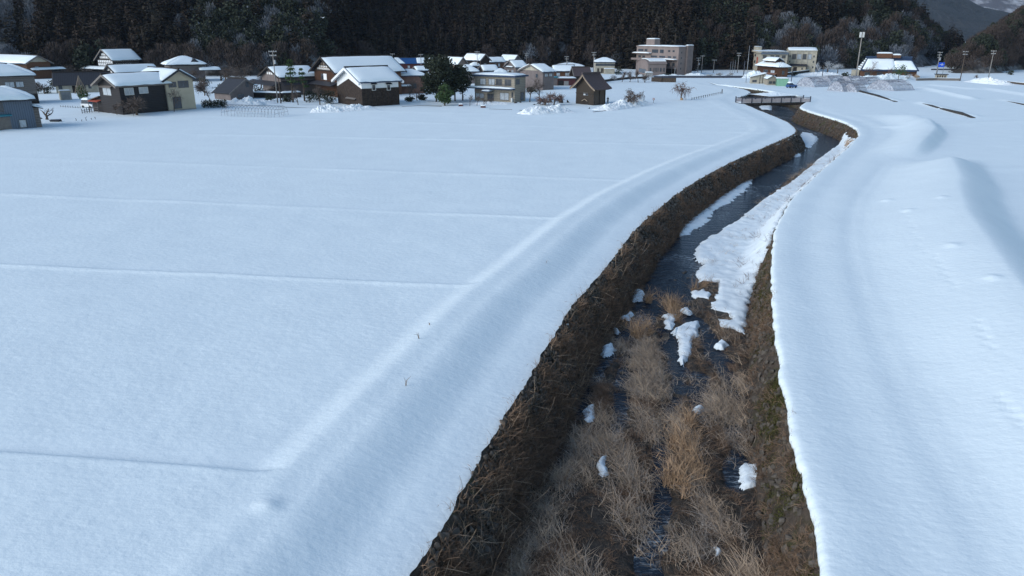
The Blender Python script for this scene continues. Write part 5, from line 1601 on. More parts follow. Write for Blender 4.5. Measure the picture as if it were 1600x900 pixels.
# ================================================================== BRIDGE
def bridge():
    a = Vector((*ground(1159,161.5), 0)); b = Vector((*ground(1266,159.5), 0))
    L = (b-a).length; ang = math.atan2(b.y-a.y, b.x-a.x)
    root = empty('footbridge', a, ang); tag(root, 'low concrete bridge with railed sides crossing the stream', 'bridge')
    W = 3.2
    mb = MB(); mb.box(0, L, 0, W, -.42, .02); mb.build('deck', M['concrete_dark'], root)
    mb = MB(); mb.prism([(1.2,-.42),(L-.6,-.42),(L-3.2,-.62),(3.4,-.62)], 'y', .3, W-.3); mb.build('girder', M['concrete_dark'], root)
    sb = MB(); snow_pillow(sb, [(0,.12,.03),(L,.12,.03),(L,W-.12,.03),(0,W-.12,.03)], .22, 5, 20, 5); sb.build('deck_snow', M['roof_snow'], root, smooth=True)
    for side, y in ((0, .06), (1, W-.06)):
        n = 8
        for i in range(n):
            x = L*i/(n-1)
            mb = MB(); mb.box(x-.09, x+.09, y-.09, y+.09, 0, 1.15 if 0 < i < n-1 else 1.4); mb.build('post', M['rail'], root)
        for z in (1.05,):
            mb = MB(); mb.box(0, L, y-.07, y+.07, z, z+.12); mb.build('top_rail', M['rail'], root)
        for i in range(n-1):
            x0, x1 = L*i/(n-1)+.14, L*(i+1)/(n-1)-.14
            mb = MB(); mb.box(x0, x1, y-.02, y+.02, .12, .92); mb.build('rail_panel', M['mauve_rail'], root)
M['mauve_rail'] = pm('pale_mauve_panel', (.40,.36,.37), .7, .1, 2, bump=0)
bridge()

# ================================================================== POLES, LAMPS, SIGNS
def pole(xt, yt, xb, yb, label, arms=2, cat='utility pole', name='utility_pole', mat='pole', r=.16, trans=False, group=None):
    x, y = ground(xb, yb); k = scale_at(yb); H = (yb-yt)/k
    root = empty(name, (x, y, 0)); tag(root, label, cat, group)
    # lean of the top relative to a plumb line
    kt = scale_at(yb)
    mb = MB(); mb.tube([(0,0,-.3),(0,0,H)], [r, r*.62], 8); mb.build('pole', M[mat], root, smooth=True)
    for i in range(arms):
        z = H - .25 - i*.9
        mb = MB(); mb.box(-.95+.15*i, .95-.15*i, -.05, .05, z-.06, z+.06); cr = mb.build('crossarm', M['steel'], root)
        for u in (-.8, -.3, .3, .8):
            mb = MB(); mb.tube([(u*(1-.15*i), 0, z+.06), (u*(1-.15*i), 0, z+.26)], .06, 6); mb.build('insulator', M['frame_white'], cr)
    if trans:
        mb = MB(); mb.tube([(.35,-.1,H-3.0),(.35,-.1,H-2.1)], .26, 10); mb.build('transformer', M['steel'], root)
    return root
pole(118,75,124.5,115,'plain leaning grey pole between the left brown house and the timbered house',0)
pole(292.5,89,295,114,'utility pole with crossarms standing in front of the hipped mauve farmhouse',2)
pole(428.5,83,434,161,'tall utility pole, left of the pair beside the garden pines',2,trans=True)
pole(436,121,439,161.5,'short brown pole, right of the pair beside the garden pines',0,mat='bark')
pole(565.5,58,567,92,'thin lamp mast rising behind the timber house roof',0,'lamp post','lamp_post','steel',.1)
pole(551,71,552,92,'slim antenna mast left of the lamp mast behind the timber house',0,'pole','mast','steel',.07)
pole(613,85,614.5,112,'utility pole beside the house with the blue roof strip, left one',1)
pole(657.5,86,658.5,114,'utility pole before the red brown house, right of the blue roof strip',1)
pole(716.5,89,717,116,'slender pale pole in front of the tan gabled house by the evergreens',0,r=.12)
pole(745.5,82,746,118,'utility pole with double crossarm, left of the two between the clustered houses',2)
pole(750,95,751,121,'low wooden pole, right of the two between the clustered houses',0,mat='bark')
pole(822,84,822.5,106,'utility pole with crossarms at the right end of the house cluster',2)
pole(884.5,89,885,112,'utility pole rising above the long brown house, left of the snow field',2,trans=True)
pole(928.5,83,927,117,'utility pole with transformer standing just left of the hipped pavilion',2,trans=True)
pole(1050,92,1049,117,'utility pole in front of the hotel entrance',0)
pole(1054.5,106,1054,117.5,'short white post beside the pole at the hotel entrance',0,'post','post','frame_white',.12)
pole(1080.5,82,1080,113,'thin mast at the right hand corner of the hotel',0,'pole','mast','steel',.1)
pole(1091,91,1090,113,'shorter utility pole, left of the two just right of the hotel',2,trans=True)
pole(1097.5,88,1096,114,'taller utility pole, right of the two just right of the hotel',1)
pole(1115.5,94,1114.5,114,'low utility pole alone on the snow between hotel and school',1)
pole(1154.5,84,1152,114,'utility pole at the left end of the school',2)
pole(1167,74,1165.5,129.5,'tall bare steel mast in front of the school left of the three sheds',0,'pole','mast','steel',.1)
pole(1163.5,96,1161.5,121,'dark thick pole beside the tall bare mast before the school',0,mat='rail',r=.2)
pole(1144.5,96,1144,114,'thin fence mast, left of three at the school yard',0,'pole','mast','steel',.08)
pole(1148,95,1147.5,114,'thin fence mast, middle of three at the school yard',0,'pole','mast','steel',.08)
pole(1141,97,1140.5,114,'thin fence mast farthest left of those at the school yard',0,'pole','mast','steel',.08)
pole(1237,108,1236,129.5,'dark pole between the green shed and the net tunnels',0,mat='rail',r=.15)
pole(1284.5,103,1284.5,121,'short dark pole behind the net tunnels',0,mat='bark')
pole(1466,83,1462,121,'utility pole with transformers behind the blue road sign',3,trans=True)
pole(1504.5,82,1500,126.5,'wooden utility pole, left of the two before the right hillside',2,mat='bark')
pole(1553.5,81,1544,123.5,'utility pole with crossarms, right of the two before the right hillside',2)
r_ = pole(1348.5,55,1337,122.5,'very tall floodlight mast standing left of the thatched farmhouse',0,'lamp post','floodlight_mast','pole',.26)
H_ = 67.5/scale_at(122.5)
for dx in (-.55,.45):
    mb = MB(); mb.box(dx-.32, dx+.32, -.25, .1, H_-1.6, H_+.2); mb.build('floodlight', M['frame_white'], r_)
mb = MB(); mb.bar((-.8,0,H_-.7),(.8,0,H_-.7),.1); mb.build('bracket', M['steel'], r_)
# blue road sign
x, y = ground(1467,119.5); k = scale_at(119.5)
root = empty('road_sign', (x, y, 0)); tag(root, 'blue road direction sign on two posts at the far right', 'road sign')
for dx in (-.9, 1.2):
    mb = MB(); mb.bar((dx,0,-.3),(dx,0,20/k),.14); mb.build('post', M['steel'], root)
mb = MB(); mb.box(-1.05,1.25,-.12,-.04,14/k,21/k); sg = mb.build('sign_plate', M['sign_blue'], root)
mb = MB(); mb.box(.2,.42,-.14,-.121,16/k,19.5/k); mb.build('sign_arrow', M['sign_white'], sg)
mb = MB(); mb.box(-.6,.9,-.14,-.121,17.4/k,18.1/k); mb.build('sign_arrow', M['sign_white'], sg)
# round sign and posts on the field
x, y = ground(1021,161.5); k = scale_at(161.5)
root = empty('round_sign', (x, y, 0)); tag(root, 'faded round sign on a short post in the snow left of the weeping tree', 'sign')
mb = MB(); mb.bar((0,0,-.2),(0,0,.75),.08); mb.build('post', M['timber'], root)
mb = MB(); mb.tube([(0,-.05,1.0),(0,.0,1.0)], .27, 14); mb.build('sign_plate', M['red'], root)
mb = MB(); mb.tube([(0,-.065,1.0),(0,-.055,1.0)], .17, 14); mb.build('sign_face', M['frame_white'], root)
x, y = ground(1006,158.5)
root = empty('marker_post', (x, y, 0)); tag(root, 'short dark marker post beside the drooping bare trees', 'post')
mb = MB(); mb.bar((0,0,-.2),(0,0,1.05),.13); mb.build('post', M['timber'], root); mb = MB(); mb.box(-.09,.09,-.09,.09,1.05,1.12); mb.build('cap', M['roof_snow'], root)
# row of short stakes crossing the far field
A = Vector((*ground(1081,156.5),0)); B = Vector((*ground(1128,146.5),0))
root = empty('stake_fence', A); tag(root, 'row of short dark stakes with a rope crossing the far snowfield', 'fence')
n_ = 15
for i in range(n_):
    p = (B-A)*(i/(n_-1)); mb = MB(); mb.bar(p+Vector((0,0,-.2)), p+Vector((random.uniform(-.04,.04),0,.62 if i < n_-1 else 1.25)), .11 if i < n_-1 else .2); mb.build('stake', M['timber'], root)
mb = MB(); mb.tube([(B-A)*(i/28)+Vector((0,0,.48-.05*(i%2))) for i in range(29)], .025, 4); mb.build('rope', M['timber'], root)

# ================================================================== LOW WALLS, RAILS, DITCH EDGES, TERRACE WALLS
def strip(name, pts, h, w, mat, label, cat, snow=0, z0=-.3, kind=None, taper=None):
    P = [Vector((*ground(*p), 0)) for p in pts]; o = P[0]
    root = empty(name, o); tag(root, label, cat)
    for i_, (a, b) in enumerate(zip(P[:-1], P[1:])):
        mb = MB(); a_ = a-o; b_ = b-o
        d = (b_-a_).normalized(); n = Vector((-d.y, d.x, 0))*w/2
        vs = [a_-n, b_-n, b_+n, a_+n]
        mb.add([v+Vector((0,0,z0)) for v in vs]+[v+Vector((0,0,(h if not taper else taper[(i_, i_+1, i_+1, i_)[q_]]))) for q_, v in enumerate(vs)], [(0,3,2,1),(4,5,6,7),(0,1,5,4),(1,2,6,5),(2,3,7,6),(3,0,4,7)])
        mb.build('wall_section', M[mat], root)
        if snow:
            sb = MB(); n2 = n*1.25
            snow_pillow(sb, [tuple(a_-n2+Vector((0,0,h))), tuple(b_-n2+Vector((0,0,h))), tuple(b_+n2+Vector((0,0,h))), tuple(a_+n2+Vector((0,0,h)))], snow, 3, 16, 4)
            sb.build('snow_cap', M['roof_snow'], root, smooth=True)
    return root
strip('retaining_wall', [(1341,143.5),(1370,151),(1400,159.2)], .42, .8, 'concrete_dark', 'long dark retaining wall capped with snow, left one on the right fields', 'wall', 0, taper=(.46,.46,.08))
strip('retaining_wall', [(1440,162),(1455,166.5),(1467,170)], .3, .7, 'mud', 'brown earth bank edge, shorter piece right of the left retaining wall', 'wall', 0, taper=(.2,.32,.25))
strip('retaining_wall', [(1471,171),(1500,179),(1521,184.5)], .3, .8, 'mud', 'brown earth bank edge under snow, longer nearer piece on the right fields', 'wall', 0, taper=(.30,.50,.10))
strip('retaining_wall', [(1572,158),(1605,165.5),(1660,177)], .3, .7, 'mud', 'thin brown bank edge leaving the photo at the right side', 'wall', 0, taper=(.08,.26,.26))
strip('guard_rail', [(1022,122.3),(1060,121.6),(1110,121.8),(1160,121.6),(1172,121.2)], .75, .5, 'rail', 'long low dark guard rail along the far road between hotel and school', 'guard rail')
strip('retaining_wall', [(944,128),(962,125.5),(985,123.2),(1010,122.6)], .7, .6, 'concrete_dark', 'curved dark low wall behind the bare shrubs right of the shrine', 'wall')
strip('retaining_wall', [(1230,117.5),(1250,114.6),(1269,112.2)], .9, .5, 'concrete_dark', 'dark low wall with pale rail beside the two tiered house', 'wall', .15)
strip('guard_rail', [(1455,109.5),(1490,109.6)], .6, .5, 'rail', 'dark guard rail on the far road behind the blue sign', 'guard rail')
strip('retaining_wall', [(1556,128),(1580,130.5),(1640,137)], .6, .8, 'bark', 'brown bank edge at the right side below the ploughed snow', 'wall', .15)
strip('retaining_wall', [(1432,126),(1462,125.5),(1500,126.2)], .8, .7, 'trim', 'pale low yard wall around the little cream shed', 'wall', .12)
strip('ditch_edge', [(438,167.4),(465,168.3),(492,169.2)], .06, .25, 'concrete_dark', 'dark ditch edge in the snow left of the storehouse snow heap', 'kerb')
strip('ditch_edge', [(628,167.0),(655,165.3),(690,166.0)], .07, .5, 'concrete_dark', 'dark ditch edge in front of the big evergreens', 'kerb')
strip('ditch_edge', [(764,170.6),(785,171.2),(800,171.6)], .07, .35, 'concrete_dark', 'dark ditch edge in the snow before the beige villa, left piece', 'kerb')
strip('ditch_edge', [(812,172.5),(824,173.3)], .07, .35, 'concrete_dark', 'dark ditch edge before the beige villa, short right piece', 'kerb')
strip('ditch_edge', [(927,175.2),(945,173.4),(958,171.5)], .08, .4, 'concrete_dark', 'dark ditch edge in the snow just right of the shrine', 'kerb')
strip('garden_wall', [(398,152.5),(440,153.5),(470,152)], 1.3, .8, 'wood_dark', 'dark garden wall topped with snow in front of the pine garden house', 'wall', .4)
# dark bank of the far bend by the hotel
root = strip('retaining_wall', [(1019,127.2),(1035,128.2),(1056,128.6)], 1.4, 1.0, 'wall_left', 'dark brown stone bank at the far bend below the hotel', 'wall')

# small rails and stakes on the left snow
def little_fence(pts, n, h, label, rails=(.35,.7), mat='timber', name='rail_fence', cat='fence', w=.09):
    A = Vector((*ground(*pts[0]),0)); B = Vector((*ground(*pts[1]),0)); root = empty(name, A); tag(root, label, cat)
    for i in range(n):
        p = (B-A)*(i/(n-1)); mb = MB(); mb.bar(p+Vector((0,0,-.2)), p+Vector((random.uniform(-.05,.05),0,h*random.uniform(.85,1.1))), w); mb.build('post', M[mat], root)
    for z in rails:
        mb = MB(); mb.bar(Vector((0,0,z)), (B-A)+Vector((0,0,z)), w*.8); mb.build('rail', M[mat], root)
    return root
little_fence([(129,178),(144,176)], 5, 1.0, 'low dark rail fence with snow left of the charcoal house')
little_fence([(95,167.5),(126,169.5)], 9, .5, 'row of low twiggy stakes behind the yard snow at the far left', rails=(.2,), w=.05)
for xx, yy, hh, lb in ((119,188.5,.45,'thin dark stake, leftmost of five in the left snow'),(127.5,189.5,.35,'thin dark stake, second of five in the left snow'),(135,188.5,.75,'tallest of the five dark stakes in the left snow'),(143,187,.35,'small dark stake, fourth of five in the left snow'),(149,186.5,.5,'thin dark stake, rightmost of five in the left snow')):
    x, y = ground(xx, yy); root = empty('stake', (x,y,0)); tag(root, lb, 'stake', 'stakes in the left snow')
    mb = MB(); mb.tube([(0,0,-.2),(random.uniform(-.1,.1),0,hh*.6),(random.uniform(-.2,.2),0,hh)], [.06,.05,.03], 5); mb.build('stick', M['timber'], root)
    mb = MB(); mb.tube([(0,0,hh*.5),(random.uniform(-.25,.25),.05,hh*.85)], .025, 4); mb.build('twig', M['timber'], root)

# ================================================================== TUNNEL FRAMES
def hoop_tunnel(pa, pb, W, H, n, label, net=False, thick=.05, rails=4, droop=0):
    A = Vector((*ground(*pa),0)); B = Vector((*ground(*pb),0)); L = (B-A).length; ang = math.atan2(B.y-A.y, B.x-A.x)
    root = empty('tunnel_frame', A, ang); tag(root, label, 'greenhouse frame', 'greenhouse frames')
    prof = lambda t, sc=1: ((W/2)*(1-math.cos(t*math.pi))*1.0, H*sc*min(1, math.sin(t*math.pi)**.62))
    for i in range(n):
        x = L*i/(n-1); mb = MB()
        mb.tube([(x, prof(t)[0], prof(t)[1]-.15*(t in (0,1))) for t in np.linspace(0,1,11)], thick, 4, cap=False); mb.build('hoop', M['steel'], root)
    for t in np.linspace(0.12, .88, rails):
        mb = MB(); mb.bar((0, *prof(t)), (L, *prof(t)), thick*1.4); mb.build('purlin', M['steel'], root)
    for x in (0, L):
        for z in (H*.38, H*.72):
            hw = [t for t in np.linspace(0,.5,60) if prof(t)[1] >= z][0]
            mb = MB(); mb.bar((x, prof(hw)[0], z), (x, W-prof(hw)[0], z), thick*1.4); mb.build('end_bar', M['steel'], root)
        for y in (W*.36, W*.64):
            mb = MB(); mb.bar((x, y, -.1), (x, y, H*.96), thick*1.4); mb.build('end_post', M['steel'], root)
    if net:
        G = []
        T = np.linspace(0, 1, 15); X_ = np.linspace(0, L, 15)
        for x in X_:
            for t in T:
                y, z = prof(t, 1 - droop*.5*(1+math.sin(x*1.3+t*5))*math.sin(t*math.pi)); G.append((x, y, z+.02))
        me = mesh_np('net_cover', np.array(G), grid_faces(15, 15), [M['net_sheet']], True); link('net_cover', me, root)
        for x in (0.0, L):
            mb = MB(); pts = [(x, *prof(t)) for t in np.linspace(0,1,13)]; mb.add(pts, [tuple(range(13))]); mb.build('end_net', M['net_sheet'], root)
    return root
def net_material():
    m, nt, b = _mat('grey_net_sheet')
    v = _coord(nt, (1,1,1))
    n0 = _noise(nt, v, 1.6, 6, .7)
    c = _ramp(nt, n0, [(.35, (.22,.23,.28)), (.55, (.42,.44,.50)), (.7, (.7,.73,.78))])
    nt.links.new(c, b.inputs['Base Color']); b.inputs['Roughness'].default_value = .8
    a = _ramp(nt, _noise(nt, v, 3.5, 5, .7), [(.38, (.25,)*3), (.55, (.8,)*3)])
    nt.links.new(a, b.inputs['Alpha'])
    return m
M['net_sheet'] = net_material()
hoop_tunnel((346,182),(429,184.5), 5.2, 2.1, 17, 'bare hoop frame of a greenhouse standing in the left snowfield', thick=.035)
hoop_tunnel((1243,134.5),(1250,131), 6.4, 2.9, 6, 'netted tunnel frame, leftmost behind the green shed', True, droop=.15)
o_ = [((1240,134.8),(1264,124.5),7.0,2.9,'netted tunnel frame farthest left of the net tunnels'),
      ((1272,133),(1290,124.2),6.4,2.6,'netted tunnel frame second from left at the back'),
      ((1302,133),(1325,124.2),6.6,2.6,'netted tunnel frame at the back just left of the floodlight mast'),
      ((1291,142),(1312,130.5),6.6,2.7,'large netted tunnel frame in the front middle of the group'),
      ((1313,143),(1331,134),5.6,2.2,'lower netted tunnel frame in front, right of the middle one'),
      ((1349,139.5),(1372,128),8.6,3.0,'wide sagging netted tunnel frame, rightmost near the farmhouse')]
bpy.data.objects.remove([o for o in bpy.data.objects if o.get('label') == 'netted tunnel frame, leftmost behind the green shed'][0].children[0]) if False else None
for o in [o for o in bpy.data.objects if o.get('label') == 'netted tunnel frame, leftmost behind the green shed']:
    for c in list(o.children): bpy.data.objects.remove(c)
    bpy.data.objects.remove(o)
def net_tunnel(pa, wpx, yb, depth, Hpx, ang, label):
    """tunnel seen end on: near end centred between two base columns, running away at an angle"""
    k = scale_at(yb); W = wpx/k; H = Hpx/k
    x, y = ground(pa, yb)
    be = math.atan2(x, y); d = math.pi/2 - be - R(ang)      # direction of the tunnel axis, world angle
    root = empty('tunnel_frame', (x, y, 0), d); tag(root, label, 'greenhouse frame', 'netted greenhouse frames by the farmhouse')
    prof = lambda t, s=1: (-W/2 + W*t, H*s*math.sin(t*math.pi)**.75)
    n = 7
    for i in range(n):
        xx = depth*i/(n-1); mb = MB()
        mb.tube([(xx, prof(t)[0], prof(t)[1]) for t in np.linspace(0,1,11)], .05, 4, cap=False); mb.build('hoop', M['steel'], root)
    for t in (.15,.32,.5,.68,.85):
        mb = MB(); mb.bar((0, *prof(t)), (depth, *prof(t)), .07); mb.build('purlin', M['rail'], root)
    G = []; ny = 13
    rs = random.Random(int(pa)); ph = rs.random()*6
    for xx in np.linspace(.05, depth, 12):
        for t in np.linspace(0,1,ny):
            s = 1 - .14*(1+math.sin(xx*1.7+ph+t*6))*math.sin(t*math.pi)
            yy, z = prof(t, s); G.append((xx, yy, z+.03))
    me = mesh_np('net_cover', np.array(G), grid_faces(12, ny), [M['net_sheet']], True); link('net_cover', me, root)
    mb = MB(); pts = [(.0, *prof(t)) for t in np.linspace(0,1,13)]; mb.add(pts, [tuple(range(13))]); mb.build('end_net', M['net_sheet'], root)
net_tunnel(1258,36,135.5,7,14.5,38,'netted tunnel frame, leftmost beside the green shed')
net_tunnel(1287,32,133,7,14,38,'netted tunnel frame second from the left in the back row')
net_tunnel(1318,34,132.5,7,13,38,'netted tunnel frame in the back row left of the floodlight mast')
net_tunnel(1305,32,142.5,7,15,40,'large netted tunnel frame in the front middle of the group')
net_tunnel(1327,28,143.5,4.5,12,38,'low netted tunnel frame in front, right of the middle one')
net_tunnel(1347,26,131,6,10,38,'low netted tunnel frame behind, touching the floodlight mast')
net_tunnel(1375,54,140.5,8,15,42,'wide sagging netted tunnel frame, rightmost near the farmhouse')

# ================================================================== TREES IN THE VILLAGE
def bare(xb, yb, wpx, hpx, label, seed, mat='twig', droop=0.0, levels=5, cat='tree', name='bare_tree', spread=.7, group=None, vert=.35, r0=.026, fork=.30):
    x, y = ground(xb, yb); k = scale_at(yb); H = hpx/k
    root = empty(name, (x, y, 0), random.uniform(0, 6)); tag(root, label, cat, group)
    if wpx < 37 and levels == 5: levels = 4
    a, b = bare_tree_mesh(seed, H, spread, M['bark'], M[mat], levels=levels, droop=droop, r0=r0, vertical=vert, fork=fork, minr=.022, sliver=3 if levels >= 4 else 3, slw=.034, sll=H*.13)
    zs = [v.co.z for v in b.vertices] + [v.co.z for v in a.vertices]; rs = [math.hypot(v.co.x, v.co.y) for v in b.vertices]
    s = H/max(zs); sw = (wpx/2/k)/(sorted(rs)[int(len(rs)*.97)])
    for me in (a, b):
        for v in me.vertices: v.co.x *= sw; v.co.y *= sw; v.co.z *= s
    t = link('trunk', a, root); link('crown', b, root)
    return root
def evergreen(xb, yb, wpx, hpx, label, seed, n=1500, mat='evergreen', low=.25, leaf=.34, cat='tree', name='evergreen_tree', trunkr=.22, blobs=None, lean=0):
    x, y = ground(xb, yb); k = scale_at(yb); H = hpx/k; W = 1.3*wpx/k
    r = random.Random(seed)
    root = empty(name, (x, y, 0)); tag(root, label, cat)
    if blobs is None:
        blobs = [((0,0,H*.5),(W*.32,W*.32,H*.28))]
        for i in range(18):
            t = r.uniform(low+.1, .93); rr = W/2*(1-abs(t-.55)*.8)
            a = r.uniform(0, 6.28); q = r.uniform(.2,.75)
            blobs.append(((math.cos(a)*rr*q + lean*t, math.sin(a)*rr*q, H*t), (rr*.5, rr*.5, H*.15)))
    mb = MB(); mb.tube([(0,0,-.3),(lean*.2,.1,H*.35),(lean*.6,0,H*.85)], [trunkr, trunkr*.75, trunkr*.2], 6); tr = mb.build('trunk', M['bark'], root, smooth=True)
    for c, rad in blobs[:6]:
        mb = MB(); z0 = max(H*.15, c[2]-H*.18); mb.tube([(lean*z0/H*.6,0,z0), Vector(c)], [trunkr*.45, trunkr*.12], 5); mb.build('limb', M['bark'], tr, smooth=True)
    me = leafy_crown(seed, n, blobs, leaf, M[mat]); link('crown', me, root)
    return root
def tiers(W, H, n, r, low=.3):
    b = []
    for i in range(n):
        t = low + (1-low)*(i+.3)/n; rr = W/2*(1.05-t*.75)
        for q in range(3):
            a = r.uniform(0,6.28); b.append(((math.cos(a)*rr*.55, math.sin(a)*rr*.55, H*t), (rr*.5, rr*.5, H*.035)))
    return b
bare(74,187,22,20,'small pollarded black tree beside the dark log at the far left',701,'timber_twig' if 'timber_twig' in M else 'bark',levels=2,spread=.9,r0=.055)
bare(216,180,52,33,'wide spreading bare tree in front of the charcoal house',702,'twig',levels=5,fork=.2,spread=1.0)
bare(183,180,16,20,'thin bare sapling at the corner of the charcoal house',703,levels=4)
bare(272,175,36,40,'slender bare tree in front of the cream house',704,'twig',levels=5,fork=.45,spread=.8)
bare(328,160,40,40,'brown leafless tree left of the mauve grey shed',705,'twig',levels=5)
bare(320,150,30,30,'brown leafless tree behind the dark clipped hedge',706,'twig',levels=5)
for i, (xb, yb, w, h_, lb) in enumerate(((352,128,44,26,'leafless tree behind the mauve grey shed, leftmost of that thicket'),(380,130,44,30,'leafless tree rising behind the mauve grey shed ridge'),(408,138,40,32,'leafless tree just left of the pine garden house gable'),(402,150,26,28,'leafless tree right beside the mauve grey shed'))):
    bare(xb, yb, w, h_, lb, 710+i, 'twig', levels=5)
evergreen(458,160,30,66,'tall garden pine with layered branches, left of the timber house',720,900,'pine',leaf=.34,name='pine_tree',blobs=tiers(30/scale_at(160),66/scale_at(160),6,random.Random(1),.45))
evergreen(476,158,24,52,'second garden pine, right of the tallest one',721,650,'pine',leaf=.3,name='pine_tree',blobs=tiers(24/scale_at(158),52/scale_at(158),5,random.Random(2),.4))
bare(466,164,26,30,'grey leafless tree in front of the garden pines',722,levels=5)
bare(500,164,26,34,'grey leafless tree left of the white storehouse',723,levels=5)
evergreen(484,160,16,18,'dark round shrub in front of the timber house, left one',724,420,low=.0,leaf=.3,name='shrub',cat='shrub',trunkr=.07)
evergreen(512,162,32,26,'large dark shrub mass directly left of the storehouse',725,900,low=.0,leaf=.3,name='shrub',cat='shrub',trunkr=.08)
for i, (a, b) in enumerate(((446,454),(466,474),(478,484))):
    pass
for i, (xb, yb, w, h_, lb) in enumerate(((30,128,26,14,'brown twiggy bush in front of the farthest left wooden house'),(108,121,30,22,'brown leafless tree beside the plain leaning pole'),(140,122,26,18,'brown bush left of the half timbered house'),(240,124,30,20,'brown leafless tree between half timbered house and hipped farmhouse'),(300,128,30,20,'brown bush before the hipped mauve farmhouse'),(345,126,34,24,'leafless tree right of the hipped mauve farmhouse'),(430,150,24,18,'brown bush at the foot of the tall utility pole'),(606,126,20,16,'brown leafless bush behind the storehouse roof end'),(632,128,22,18,'leafless bush left of the rust walled house'),(676,112,26,16,'brown leafless tree behind the evergreens, right of the blue roof strip'),(700,108,22,16,'leafless tree behind the roof of the tan gabled house'),(826,108,22,22,'brown leafless tree right of the last utility pole of the cluster'),(905,116,22,10,'low bush behind the bare mauve brown roof'),(838,118,16,14,'leafless tree behind the tan gabled house'))):
    bare(xb, yb, w, h_, lb, 860+i, 'twig', levels=5, fork=.18)
for i, (xb, yb, w, h_, lb) in enumerate(((24,131,20,9,'dark low shrubs below the farthest left wooden house'),(84,136,18,10,'dark shrub left of the low dark roofed hall'),(152,121,22,10,'dark shrub below the half timbered house, left side'),(208,119,26,8,'dark shrubs along the foot of the half timbered house'),(250,122,18,12,'dark evergreen shrub right of the half timbered house'),(316,138,30,16,'dark evergreen shrub right behind the cream house'),(344,146,22,14,'dark evergreen shrub left of the mauve grey shed'),(405,150,22,13,'dark evergreen shrub right of the mauve grey shed'),(422,158,18,9,'low dark shrub at the foot of the short brown pole'),(449,159,20,10,'dark shrub in front of the garden wall, left one'),(498,158,26,18,'dark evergreen mass between garden pines and storehouse'),(640,160,18,9,'low dark shrub right of the storehouse corner'),(660,158,16,9,'low dark shrub under the leaning brown trees'),(730,136,16,9,'dark shrub behind the villa, left side'),(830,146,20,9,'dark shrub at the foot of the tan gabled house'),(800,118,14,7,'dark shrub among the clustered houses, right part'),(733,122,12,7,'dark shrub among the clustered houses, left part'),(903,132,14,6,'dark shrub right of the red garage'),(1040,119,18,4,'low dark shrubs at the hotel front'),(1240,119,14,6,'dark shrub before the little yellow house'),(1320,121,14,8,'dark shrub at the left end of the thatched farmhouse'))):
    evergreen(xb, yb, w*.8, h_, lb, 890+i, 380, low=0, name='shrub', cat='shrub', trunkr=.06, leaf=.36)
# clipped hedge by the cream house
A = ground(316,169)
root = empty('hedge', (*A, 0), .1); tag(root, 'dark clipped hedge between the cream house and the frame tunnel', 'hedge')
k = scale_at(168); me = leafy_crown(730, 1500, [((36/k*u, .5, .85),(36/k*.12,.6,.95)) for u in np.linspace(.06,.95,9)], .26, M['evergreen']); link('foliage', me, root)
mb = MB()
for u in np.linspace(.06,.95,7): 
    mb = MB(); mb.tube([(36/k*u,.5,-.2),(36/k*u,.5,1.2)], .05, 4); mb.build('stem', M['bark'], root)
evergreen(60,146,24,16,'dark evergreen shrub behind the left yard, with bare branches over it',731,600,low=0,name='shrub',cat='shrub',trunkr=.06,leaf=.3)
evergreen(75,146,18,13,'dark evergreen shrub right beside another in the left yard',732,400,low=0,name='shrub',cat='shrub',trunkr=.06,leaf=.3)
bare(70,147,36,20,'brown leafless tree over the shrubs of the left yard',733,levels=5)
# shrub tied up under a straw cone
x, y = ground(131,166); k = scale_at(166); H_ = 46/k
root = empty('tied_shrub', (x,y,0)); tag(root, 'garden conifer under a pointed cone of snow ropes left of the charcoal house', 'tree')
for i in range(12):
    a = 6.28*i/12; mb = MB(); mb.tube([(math.cos(a)*1.35, math.sin(a)*1.35, H_*.42),(0,0,H_)], .05, 4); mb.build('rope', M['straw_hat'], root)
link('crown', leafy_crown(734, 700, [((0,0,H_*.5),(1.1,1.1,1.3)),((.3,0,H_*.36),(1.3,1.3,.9))], .28, M['pine']), root)
mb = MB(); mb.tube([(0,0,-.2),(0,0,H_*.6)], .16, 6); mb.build('trunk', M['bark'], root)
# storehouse right: leaning bare trees and evergreens
bare(640,160,34,44,'brown leafless tree with leaning trunks right of the storehouse',740,levels=5)
bare(652,161,30,40,'second brown leafless tree right of the storehouse, nearer the evergreens',741,levels=5)
evergreen(682,160,52,66,'largest dark evergreen tree, left of the two in the village centre',742,5600,low=.12,leaf=.55)
evergreen(711,158,42,58,'dark evergreen tree, right of the two in the village centre',743,4200,low=.16,leaf=.52)
evergreen(695,165,24,32,'smaller green evergreen in front of the two big ones',744,1500,'pine',low=.05,leaf=.4)
evergreen(723,157,14,22,'dark shaggy palm like tree left of the beige villa',745,380,low=.45,leaf=.36,name='palm_tree')
for i, (xb, yb, hh, lb) in enumerate(((734,166,20,'thin sapling, leftmost in front of the beige villa'),(745,165,18,'thin sapling before the left windows of the beige villa'),(757,168,18,'sapling growing beside the brown planter'),(768,163,10,'low twiggy sapling below the villa porch'))):
    bare(xb, yb, 12, hh, lb, 750+i, levels=3, name='sapling', r0=.03)
for xb, yb, w, lb in ((720,166,6.5,'small brown planter box in the snow below the evergreens'),(755,168.5,8,'brown planter box with snow in front of the villa')):
    x, y = ground(xb, yb); k = scale_at(yb); root = empty('planter', (x,y,0)); tag(root, lb, 'planter')
    mb = MB(); mb.box(-w/2/k, w/2/k, -.35, .35, -.1, .42); mb.build('box', M['red_brown'], root)
    sb = MB(); snow_pillow(sb, [(-w/2/k,-.35,.42),(w/2/k,-.35,.42),(w/2/k,.35,.42),(-w/2/k,.35,.42)], .2, 2, 8, 4); sb.build('snow_cap', M['roof_snow'], root, smooth=True)
